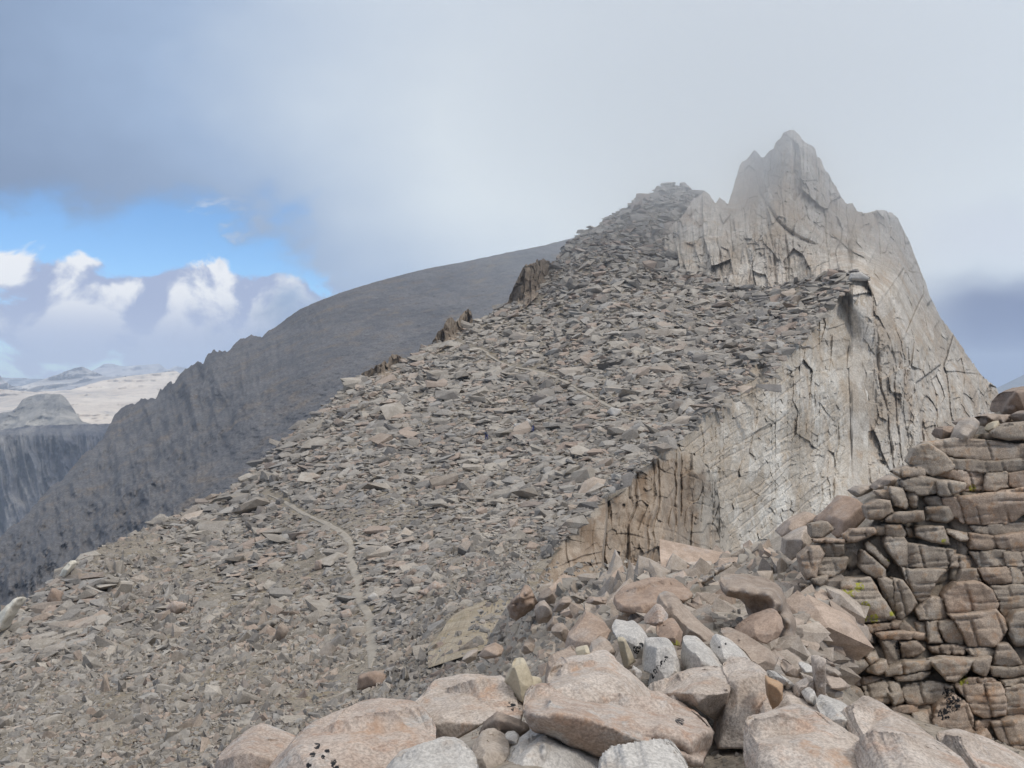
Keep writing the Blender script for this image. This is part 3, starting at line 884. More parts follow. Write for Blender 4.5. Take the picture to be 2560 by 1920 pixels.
def bo_disp(px, py, Y):
    q = P(px, py, Y)
    x, z = (px - CX) * .1, (HZ - py) * .1
    w = fbm(x / 4, z / 4, 0, 3, 121) * .6
    edge_x = 601 + 0.075 * (py - 500) * 1.0 + 4 * np.sin(py / 19.0)
    step = 5.5 * smooth(px, edge_x, edge_x + 2.5) - 4.0 * smooth(px, edge_x + 8, edge_x + 60)
    rib = 3.2 * smooth(px, 678, 681) - 3.0 * smooth(px, 684, 700)
    k_ = smooth(px, edge_x - 2, edge_x + 4)
    col_ = blocks((x + w * .5) / 1.6, (z + w * .5) / 2.6, 122, .3, 0, .1, 3.2) + blocks((x + w * .3) / .6, z / .9, 138, .07, 0, .1, 4.0) + joints(x + w * .6 - z * .06, z, 1.15, 123, .9, .13, .40, run=4) + joints(z + x * .25 + w * 1.6, x, 1.8, 128, .28, .10, .12, run=1.6)
    flat = blocks((x + w) / 2.0, z / 1.6, 129, .12, 0, .06, 3.0) + joints(x + w * .5 + z * .05, z, 1.5, 130, .4, .09, .1, run=3) + joints(z - x * .2 + w * .5, x, 1.3, 134, .4, .09, .08, run=3)
    return step + rib + k_ * (col_ - .8 * ridged((x + w) / 1.8, z / 8., 0, 4, 127)) + (1 - k_) * flat + .35 * fbm(x / 1.4, z / 1.4, 0, 4, 124)


loft('brown_outcrop', 534, 742, lambda x: bo(np.clip(np.asarray(x) - 2.5 - 7 * fbm(np.floor(np.asarray(x) / 2.6) * .37, 3.3, 0, 3, 99) * smooth(x, 690, 706), 534, 742)) + jag(x, 3.2, .16, 126) + jag(x, 1.5, .6, 98) + 10 * fbm(np.asarray(x) * .35, 5., 0, 3, 96) * smooth(x, 704, 712), poly([(534, 606), (742, 625)]), bof, M['outcrop'], 440, 280, bo_disp, back=((1.02, 3), (1.05, 10), (1.09, 60)), attrs={'tone': lambda a, b, c: np.clip(rock_tone(9, 24, 94)(a, b, c) + .3 * smooth(a, 604, 612) - .2, 0, 1), 'fade': lambda a, b, c: np.clip(smooth(a + 26 * fbm(a / 14, b / 30, 0, 3, 141), 690, 716) + .8 * smooth(bo(a) + 16 - b + 16 * fbm(a / 12, b / 12, 0, 3, 142), 0, 14), 0, 1)}, kind=S)
so = poly([(428, 648), (434, 640), (441, 632), (447, 622), (455, 614), (466, 608), (476, 605), (486, 600), (489, 606), (496, 602), (503, 596), (509, 600), (514, 616)])
sof = rbf([(430, 645, 52), (447, 624, 54), (486, 602, 56), (489, 620, 53), (497, 604, 57), (512, 612, 60), (440, 655, 50), (480, 650, 51)])


def so_disp(px, py, Y):
    q = P(px, py, Y)
    x, z = q[..., 0], q[..., 2]
    return blocks(x / 1.1, z / 1.0, 131, .18, 0, .15, 1.2) + joints(x + z * .4, z, 1.3, 135, .35, .06, .15, run=2) + joints(z - x * .3, x, 1.0, 136, .3, .05, .12, run=2) + .7 * fbm(x / 1.3, z / 1.3, 0, 4, 137, .6) + .35 * fbm(x / .9, z / .9, 0, 4, 132) + 1.3 * smooth(px, 486, 489) - 1.0 * smooth(px, 490, 505)


loft('tan_outcrop', 428, 514, lambda x: so(x) + jag(x, .9, .3, 133), poly([(428, 668), (514, 640)]), lambda a, b: tal(a, b) * .972, M['tan'], 170, 110, so_disp, back=((1.02, 3), (1.06, 30)), kind=S)

# ------------------------------------------------------------------ near ground: the knob we stand on and the rubble that runs down from it
near_ctrl = [(470, 650, 41), (505, 610, 40), (540, 590, 34), (600, 574, 27), (700, 566, 20), (790, 536, 17.5), (905, 470, 14.3), (950, 434, 14), (1030, 400, 13.6), (1100, 380, 13.6),
             (480, 680, 34), (520, 660, 26), (560, 640, 22), (600, 620, 17), (640, 600, 15), (690, 600, 12.6), (640, 650, 9.2), (600, 690, 7.6), (560, 690, 9), (740, 640, 9.5), (800, 600, 11.2), (850, 560, 12.2), (800, 700, 8.2), (880, 640, 12.3), (960, 640, 12.8), (1030, 640, 13), (1000, 500, 13.8), (870, 700, 11.2), (940, 715, 11.6), (1030, 740, 11.8),
             (600, 740, 6.6), (500, 740, 6.8), (700, 740, 6.6), (800, 740, 6.6), (870, 760, 6.2), (960, 790, 6.4), (1040, 800, 6.6), (260, 790, 6.4), (330, 760, 7.0), (400, 740, 8.5), (460, 700, 22), (600, 900, 4.5), (900, 900, 4.6), (300, 900, 4.5), (600, 1100, 2.6), (1000, 1100, 2.7), (250, 1100, 2.6), (1100, 740, 12), (1100, 640, 13)]
near = rbf(near_ctrl)
near_top = poly([(190, 1000), (205, 810), (240, 780), (300, 755), (350, 745), (415, 728), (440, 712), (465, 690), (480, 660), (492, 632), (505, 608), (540, 588), (600, 572), (700, 563), (790, 532), (905, 466), (950, 432), (1030, 398), (1110, 380)])


def near_bumps(px, py, Y):
    q = P(px, py, Y)
    return Y * (0.012 * fbm(q[..., 0] / 1.1, q[..., 2] / .8, q[..., 1] / 1.5, 4, 141))


loft('rubble_ground', 190, 1110, near_top, poly([(190, 1100), (1110, 1100)]), near, M['dust'], 420, 260, near_bumps, back=((1.04, 10), (1.2, 120)), kind=S)

# ------------------------------------------------------------------ loose stones: template shapes
def hull_rock(seed, ax, n=13, detail=0):
    import bmesh
    r = np.random.default_rng(seed)
    pts = r.normal(size=(n, 3))
    pts = np.sign(pts) * np.abs(pts / np.abs(pts).max(1, keepdims=True)) ** 0.75
    pts *= r.uniform(.75, 1.05, (n, 1))
    pts = pts * np.array(ax)
    bm = bmesh.new()
    for p in pts:
        bm.verts.new(p)
    bmesh.ops.convex_hull(bm, input=bm.verts)
    for v in [v for v in bm.verts if not v.link_faces]:
        bm.verts.remove(v)
    bmesh.ops.triangulate(bm, faces=bm.faces)
    bm.verts.ensure_lookup_table()
    bm.verts.index_update()
    V = np.array([v.co[:] for v in bm.verts])
    T = np.array([[v.index for v in f.verts] for f in bm.faces])
    bm.free()
    if detail:
        for _ in range(detail):
            V, T = subdivide(V, T)
            V = laplace(V, T, 1, .02)
        Nn = normals(V, T)
        V = V + Nn * (.045 * fbm(V[:, 0] * 2.2, V[:, 1] * 2.2, V[:, 2] * 2.2, 4, seed))[:, None]
    return V, T


LOW = [hull_rock(200 + i, (1, random.uniform(.55, .9), random.uniform(.22, .5)), random.choice([9, 10, 11, 12])) for i in range(24)]
HIGH = [hull_rock(300 + i, (1, random.uniform(.55, .9), random.uniform(.3, .6)), random.choice([9, 10, 12]), 1) for i in range(14)]


def frames(n, normal, along, tilt, yaw, r):
    """rotation matrices: z near the ground normal, x near the given direction"""
    nz = normal + r.normal(size=(n, 3)) * tilt
    nz /= np.linalg.norm(nz, axis=1, keepdims=True)
    a = r.normal(size=n) * yaw
    x = along - (along * nz).sum(1, keepdims=True) * nz
    x /= np.linalg.norm(x, axis=1, keepdims=True)
    y = np.cross(nz, x)
    x2 = x * np.cos(a)[:, None] + y * np.sin(a)[:, None]
    y2 = np.cross(nz, x2)
    return np.stack([x2, y2, nz], -1)


# ------------------------------------------------------------------ trail
def densify(pts, step=1.5):
    p = np.array(pts, float)
    d = np.r_[0, np.cumsum(np.hypot(*np.diff(p, axis=0).T))]
    t = np.linspace(0, d[-1], max(4, int(d[-1] / step)))
    q = np.stack([np.interp(t, d, p[:, 0]), np.interp(t, d, p[:, 1])], -1)
    for _ in range(6):
        q[1:-1] = (q[:-2] + 2 * q[1:-1] + q[2:]) / 4
    return q


trail_lines = [densify(conv('T6', [(1010, 1560), (1030, 1400), (1010, 1250), (1020, 1150), (960, 1060), (910, 960), (910, 850), (870, 720), (840, 650), (866, 560), (820, 480), (740, 410), (620, 350), (500, 300), (400, 240), (300, 180), (160, 120)])),
               densify(conv('E5', [(900, 930), (930, 960), (1010, 990), (1110, 1000), (1180, 1060), (1300, 1130), (1400, 1170), (1560, 1195), (1700, 1230), (1850, 1285), (1950, 1340), (2100, 1420), (2320, 1545), (2440, 1610), (2560, 1640)]))]
trail_pts = np.concatenate(trail_lines)
trail_w = [1.05, 1.0]
for q, wd in zip(trail_lines, trail_w):
    Yq = talY(q[:, 0], q[:, 1])
    tg = np.gradient(q, axis=0)
    tg /= np.linalg.norm(tg, axis=1, keepdims=True)
    sd = np.stack([-tg[:, 1], tg[:, 0]], -1) * np.array([1.0, .45])
    L = np.arange(len(q))
    ww = wd * .5 * F / Yq * (1 + .35 * fbm(L * .12, 0, 0, 3, 151)) * (.25 + .75 * smooth(np.minimum(L, L[::-1]), 0, 18))
    rows_ = []
    for k_ in np.linspace(-1, 1, 7):
        w = q + sd * (ww * (k_ + .3 * fbm(L * .3, k_, 0, 2, 152)))[:, None]
        Yv = talY(w[:, 0], w[:, 1])
        rows_.append(P(w[:, 0], w[:, 1], Yv * (.9968 if abs(k_) < .7 else 1.001)))
    me = mesh_from('trail', np.concatenate(rows_), grid_faces(7, len(q)), M['trail'])
    link('trail', me, kind=S)

# ------------------------------------------------------------------ talus stones
def slope_normal(Yfun, px, py):
    e_ = 1.5
    a = P(px + e_, py, Yfun(px + e_, py)) - P(px - e_, py, Yfun(px - e_, py))
    b = P(px, py - e_, Yfun(px, py - e_)) - P(px, py + e_, Yfun(px, py + e_))
    n = np.cross(a, b)
    n /= np.linalg.norm(n, axis=1, keepdims=True)
    n[n[:, 1] > 0] *= -1
    return n


def in_talus(px, py):
    spill = rng.exponential(10.0, np.shape(px)) * smooth(fbm(np.asarray(px) / 22, np.asarray(py) / 40, 0, 3, 143), -.25, .3) * smooth(px, 838, 816)
    return (py > tt(px) - 1.0) & (py < np.where(px < 445, 800, np.where(px < 536, 780 - (px - 445) * 2.4, crest_f(px) + np.where(px < 700, 7.5, 3.5 + spill) + crest_wob(px)))) & (px < 868) & ~((px > 432) & (px < 511) & (py > so(px) - 1) & (py < so(px) + 21 - np.abs(px - 470) * .28 + 5 * fbm(px / 9, py / 9, 0, 2, 139)))


N_T = 74000
px = rng.uniform(-30, 870, N_T * 3)
py = rng.uniform(180, 800, N_T * 3)
ok = in_talus(px, py)
px, py = px[ok], py[ok]
# stonier and finer patches
pat = fbm(px / 60, py / 26, 0, 4, 161)
gravel = smooth(pat, .05, .42) * smooth(py, 430, 560) * smooth(px, 520, 380)
sz = np.exp(rng.normal(np.log(4.5), .60, len(px))) * (1 - .38 * gravel) * (1 + .25 * smooth(py, 420, 280) + .22 * smooth(py, 500, 600))
sz *= 1 + .35 * smooth(px, 560, 700) * smooth(py, 420, 300)
keep = rng.uniform(size=len(px)) < np.clip((4.4 / sz) ** 0.6, .2, 1) * (1 - .72 * gravel)
dtr = np.full(len(px), 99.0)
for i in range(0, len(px), 20000):
    dtr[i:i + 20000] = np.hypot(px[i:i + 20000, None] - trail_pts[None, :, 0], py[i:i + 20000, None] - trail_pts[None, :, 1]).min(1)
tw = np.where(py > 530, 3.5, np.where(py > 470, 3.3, 1.5))
keep &= ~((dtr < tw + sz * np.where(py > 470, .40, .22)) & (rng.uniform(size=len(px)) < .985))
px, py, sz, gravel = px[keep][:N_T], py[keep][:N_T], sz[keep][:N_T], gravel[keep][:N_T]
near_tr = np.hypot(px, py) < 0
sz = np.minimum(sz * (1 - .32 * smooth(py, 400, 290)), 26 - 12 * smooth(py, 420, 300))
Yt = talY(px, py)
lip = (px > 545) & (px < 705) & (py > crest_f(px) - 3)
Yt = np.where(lip, np.minimum(Yt, bof(px, py) * .985), Yt)
lip = (px >= 705) & (py > crest_f(px) + crest_wob(px) - 2)
Yt = np.where(lip, np.minimum(Yt, pale_face(px, py) - .6), Yt)
size = sz / F * Yt * 0.62
nrm = slope_normal(tal, px, py)
along = np.tile(np.array([1.0, .25, .38]), (len(px), 1))
rot = frames(len(px), nrm * .55 + np.array([0, -.15, .75]), along, .30, .55, rng)
cen = P(px, py, Yt) + nrm * (size * rng.uniform(-.05, .42, len(px)))[:, None]
tint = np.clip(rng.normal(.46, .24, len(px)) + .36 * fbm(px / 70, py / 34, 0, 4, 171) + .12 * smooth(py, 430, 300), 0, 1)
hue = rng.uniform(size=len(px))
order = np.argsort(-sz)
big = order[:230]
rest = order[230:]
vs_, fs_, ti_, hu_ = [], [], [], []
tmpl = rng.integers(0, len(LOW), len(px))
off = 0
for k_, (V, T) in enumerate(LOW):
    idx = rest[tmpl[rest] == k_]
    if not len(idx):
        continue
    sc3 = size[idx][:, None] * np.stack([rng.uniform(.85, 1.35, len(idx)), rng.uniform(.75, 1.1, len(idx)), rng.uniform(.7, 1.3, len(idx))], -1)
    w = np.einsum('nij,nvj->nvi', rot[idx], V[None] * sc3[:, None]) + cen[idx][:, None]
    vs_.append(w.reshape(-1, 3))
    fs_.append((T[None] + (np.arange(len(idx)) * len(V))[:, None, None]).reshape(-1, 3) + off)
    ti_.append(np.repeat(tint[idx], len(V)))
    hu_.append(np.repeat(hue[idx], len(V)))
    off += len(idx) * len(V)
me = mesh_from('talus', np.concatenate(vs_), np.concatenate(fs_), M['talus'], False, {'tint': np.concatenate(ti_), 'hue': np.concatenate(hu_)})
link('talus', me, kind='stuff', label='grey and tan broken rock covering the whole slope below the ridge', category='talus')
low_me = [mesh_from('talus_rock', V, T, M['talusobj'], False) for V, T in LOW]
for i in big:
    o = link('talus_rock', low_me[tmpl[i]], group='larger slabs lying in the talus', label='larger angular slab lying in the grey talus of the slope', category='rock')
    o.matrix_world = Matrix.Translation(Vector(cen[i])) @ Matrix(rot[i].tolist()).to_4x4() @ Matrix.Diagonal((*(size[i] * np.array([random.uniform(.9, 1.3), random.uniform(.75, 1.1), random.uniform(.7, 1.2)])), 1))

# ------------------------------------------------------------------ notable stones on the slope
def slope_rock(name, x, y, w, h, tag_mat, label, seed, cat='rock', n=7, jit=.18, cut=None):
    r = np.random.default_rng(seed)
    if cut is None:
        a = np.sort(r.uniform(0, 2 * np.pi, n) * .25 + np.arange(n) * 2 * np.pi / n)
        pts = [(x + w / 2 * np.cos(t) * (1 + r.uniform(-jit, jit)), y + h / 2 * np.sin(t) * (1 + r.uniform(-jit, jit))) for t in a]
    else:
        pts = [(x + w * a, y + h * b) for a, b in cut]
    Y0 = float(tal(np.array([x]), np.array([y + h * .3]))[0])
    T = max(w, h) / F * Y0 * .7
    return rock(name, 'N', pts, None, Y0 - T * .6, T, M[tag_mat], label, cat, N=16, rough=.02, seed=seed, facet=.06, inset=.74)


SL = [(-.5, .1), (-.15, -.5), (.5, -.25), (.35, .3), (-.1, .5)]
slope_rock('pale_boulder', 519, 428, 15, 12, 'white', 'whitish boulder in mid slope with a dark blue figure at its right', 1)
slope_rock('pale_boulder', 528, 424, 9, 10, 'white', 'smaller whitish boulder leaning on the whitish boulder in mid slope', 2)
slope_rock('round_boulder', 346, 615, 13, 13, 'pink', 'rounded pinkish boulder just left of the trail', 3)
slope_rock('round_boulder', 374, 598, 12, 9, 'white', 'rounded pale boulder just right of the trail', 4)
slope_rock('tan_rock', 280, 634, 16, 22, 'brown', 'tan rectangular slab tilted beside a long flat slab, left of the trail', 5, cut=[(-.5, .35), (-.05, -.5), (.5, -.3), (.45, .0), (.0, .5)])
slope_rock('flat_rock', 266, 626, 26, 13, 'talusobj', 'long flat grey slab leaning on the tan slab left of the trail', 6, cut=[(-.5, .4), (-.1, -.2), (.35, -.5), (.5, -.3), (.2, .2), (-.2, .5)])
slope_rock('brown_block', 372, 681, 30, 18, 'brown', 'square brown block with a shaded right side below the trail end', 7, cut=[(-.5, .5), (-.45, -.3), (0, -.5), (.5, -.25), (.4, .15), (.05, .4)])
slope_rock('reddish_block', 318, 566, 10, 13, 'pink', 'upright reddish block on the slope left of the trail bend', 8)
slope_rock('white_rock', 859, 277, 22, 10, 'white', 'pale flat slab on the lip of the ledge under the spire', 9, cut=[(-.5, .35), (-.35, -.4), (.1, -.5), (.5, .1), (.3, .4)])
slope_rock('grey_rock', 105, 584, 28, 10, 'talusobj', 'long grey slab near the skyline at the lower left', 10, cut=SL)
slope_rock('tan_block', 54, 598, 16, 20, 'brown', 'tan block on the skyline above the cream crag', 11, cut=SL)
slope_rock('pink_rock', 176, 608, 22, 14, 'pink', 'pinkish slab in the lower left talus', 12, cut=SL)
slope_rock('leaning_rock', 245, 610, 22, 20, 'talusobj', 'thin grey slab standing on edge in the lower left talus', 13, cut=[(-.5, .5), (-.3, .2), (.4, -.5), (.5, -.35), (-.2, .45)])
slope_rock('leaning_rock', 432, 588, 30, 14, 'pink', 'dark pink fin of rock beside the tan outcrop', 14, cut=[(-.5, .4), (-.2, .0), (.1, -.5), (.3, -.2), (.5, -.1), (.2, .3), (-.1, .5)])
slope_rock('round_boulder', 690, 411, 10, 9, 'white', 'round pale boulder on the lip above the pale cliff', 15)
slope_rock('pale_rock', 614, 412, 16, 10, 'white', 'pale slab high on the slope near the faint upper trail', 16, cut=SL)

# towers on the ridge line
def ridge_tower(pts, drop, label, seed):
    """a jagged outcrop standing on the ridge line and joined to it"""
    p = conv('E5', pts)
    t0 = poly(p)
    x0, x1 = p[0][0], p[-1][0]
    Yb = lambda a, b: tal(a, np.maximum(b, tt(a) + 2)) * .982 + .35 * np.abs(a - (x0 + x1) / 2)

    def dsp(px, py, Y):
        x, z = (px - CX) * .3, (HZ - py) * .3
        w = fbm(x / 2, z / 3, 0, 3, seed)
        return blocks((x + w) / 1.6, (z + w) / 4., seed, .7, 0, .1, 3.0) + joints(x + w * .6, z, 1.5, seed + 1, 1.2, .22, .8, warp=.5, run=4) + .4 * fbm(x, z / 2, 0, 4, seed + 2)
    bl = lambda x: 3.2 * (_hash(np.floor(np.asarray(x) / 2.3), np.zeros(np.shape(x)), np.zeros(np.shape(x)), seed) - .5)
    loft('rock_tower', x0, x1, lambda x: t0(x) + bl(x) + jag(x, 1.4, .5, seed), lambda x: np.maximum(t0(x), tt(x)) + drop, Yb, M['tower'], 150, 90, dsp, back=((1.01, 2), (1.03, 14), (1.06, 60)),
         attrs={'tone': rock_tone(6, 14, seed)}, label=label, category='rock tower')


ridge_tower([(1230, 700), (1330, 620), (1370, 560), (1390, 480), (1450, 360), (1500, 260), (1600, 200), (1680, 172), (1730, 200), (1790, 205), (1830, 180), (1880, 120), (1930, 30)], 12, 'tall brown rock tower on the left ridge line', 61)
ridge_tower([(540, 1080), (600, 1010), (680, 930), (710, 860), (770, 790), (800, 730), (830, 712), (870, 730), (890, 770), (925, 690), (960, 660), (1000, 645), (1030, 680), (1050, 760), (1110, 770)], 9, 'notched brown rock tower in the middle of the left ridge line', 62)
ridge_tower([(-120, 1340), (0, 1250), (60, 1205), (180, 1140), (220, 1105), (255, 1125), (275, 1070), (320, 1050), (370, 1080), (410, 1085), (450, 1150), (500, 1120)], 9, 'low brown rock tower on the left ridge line, lowest of three', 63)
rock('cream_crag', 'R5', [(-60, 1520), (-40, 1420), (0, 1365), (40, 1320), (60, 1310), (80, 1285), (115, 1262), (146, 1285), (130, 1320), (95, 1360), (60, 1420), (30, 1480)], None, 98, 2.5, M['cream'],
     'cream coloured crag at the left edge of the picture', 'rock', N=24, rough=.035, seed=24, facet=.1)
rock('pale_crag', 'R5', [(380, 1130), (400, 1090), (430, 1060), (455, 1030), (475, 1050), (470, 1080), (440, 1110), (410, 1150)], None, 118, 2.0, M['cream'],
     'small pale crag on the lower left skyline', 'rock', N=20, rough=.035, seed=25, facet=.1)

# ------------------------------------------------------------------ right-hand wall of jointed rock
def Yw(py):
    return 10.6 + (740 - py) * 0.0055


wall = link('jointed_outcrop', None, loc=(5.0, 12.0, -4.2), label='brown jointed rock wall with dark cracks at the right edge', category='rock outcrop')
wt_ = poly([(800, 640), (830, 560), (870, 520), (905, 468), (930, 442), (950, 432), (980, 428), (1000, 425), (1024, 420), (1110, 400)])
x_ = np.linspace(800, 1110, 120)
t = np.linspace(0, 1, 130)
PX = np.broadcast_to(x_[None], (130, 120))
PY = (wt_(x_) + 6)[None] + (790 - wt_(x_))[None] * t[:, None]
qq = P(PX, PY, Yw(PY))
YY = Yw(PY) + .20 + .10 * fbm(qq[..., 0] * 1.6, qq[..., 2] * 1.6, 0, 4, 181) + blocks(qq[..., 0] * 2.6, qq[..., 2] * 3.6, 182, .05, .10, .2, 1.5)
front = P(PX, PY, YY)
V = np.concatenate([P(x_, wt_(x_) + 40, 16.5)[None], P(x_, wt_(x_) + 8, 14.0)[None], front])
me = mesh_from('core', V.reshape(-1, 3) - np.array(wall.location), grid_faces(132, 120), M['wallback'])
link('core', me, wall)

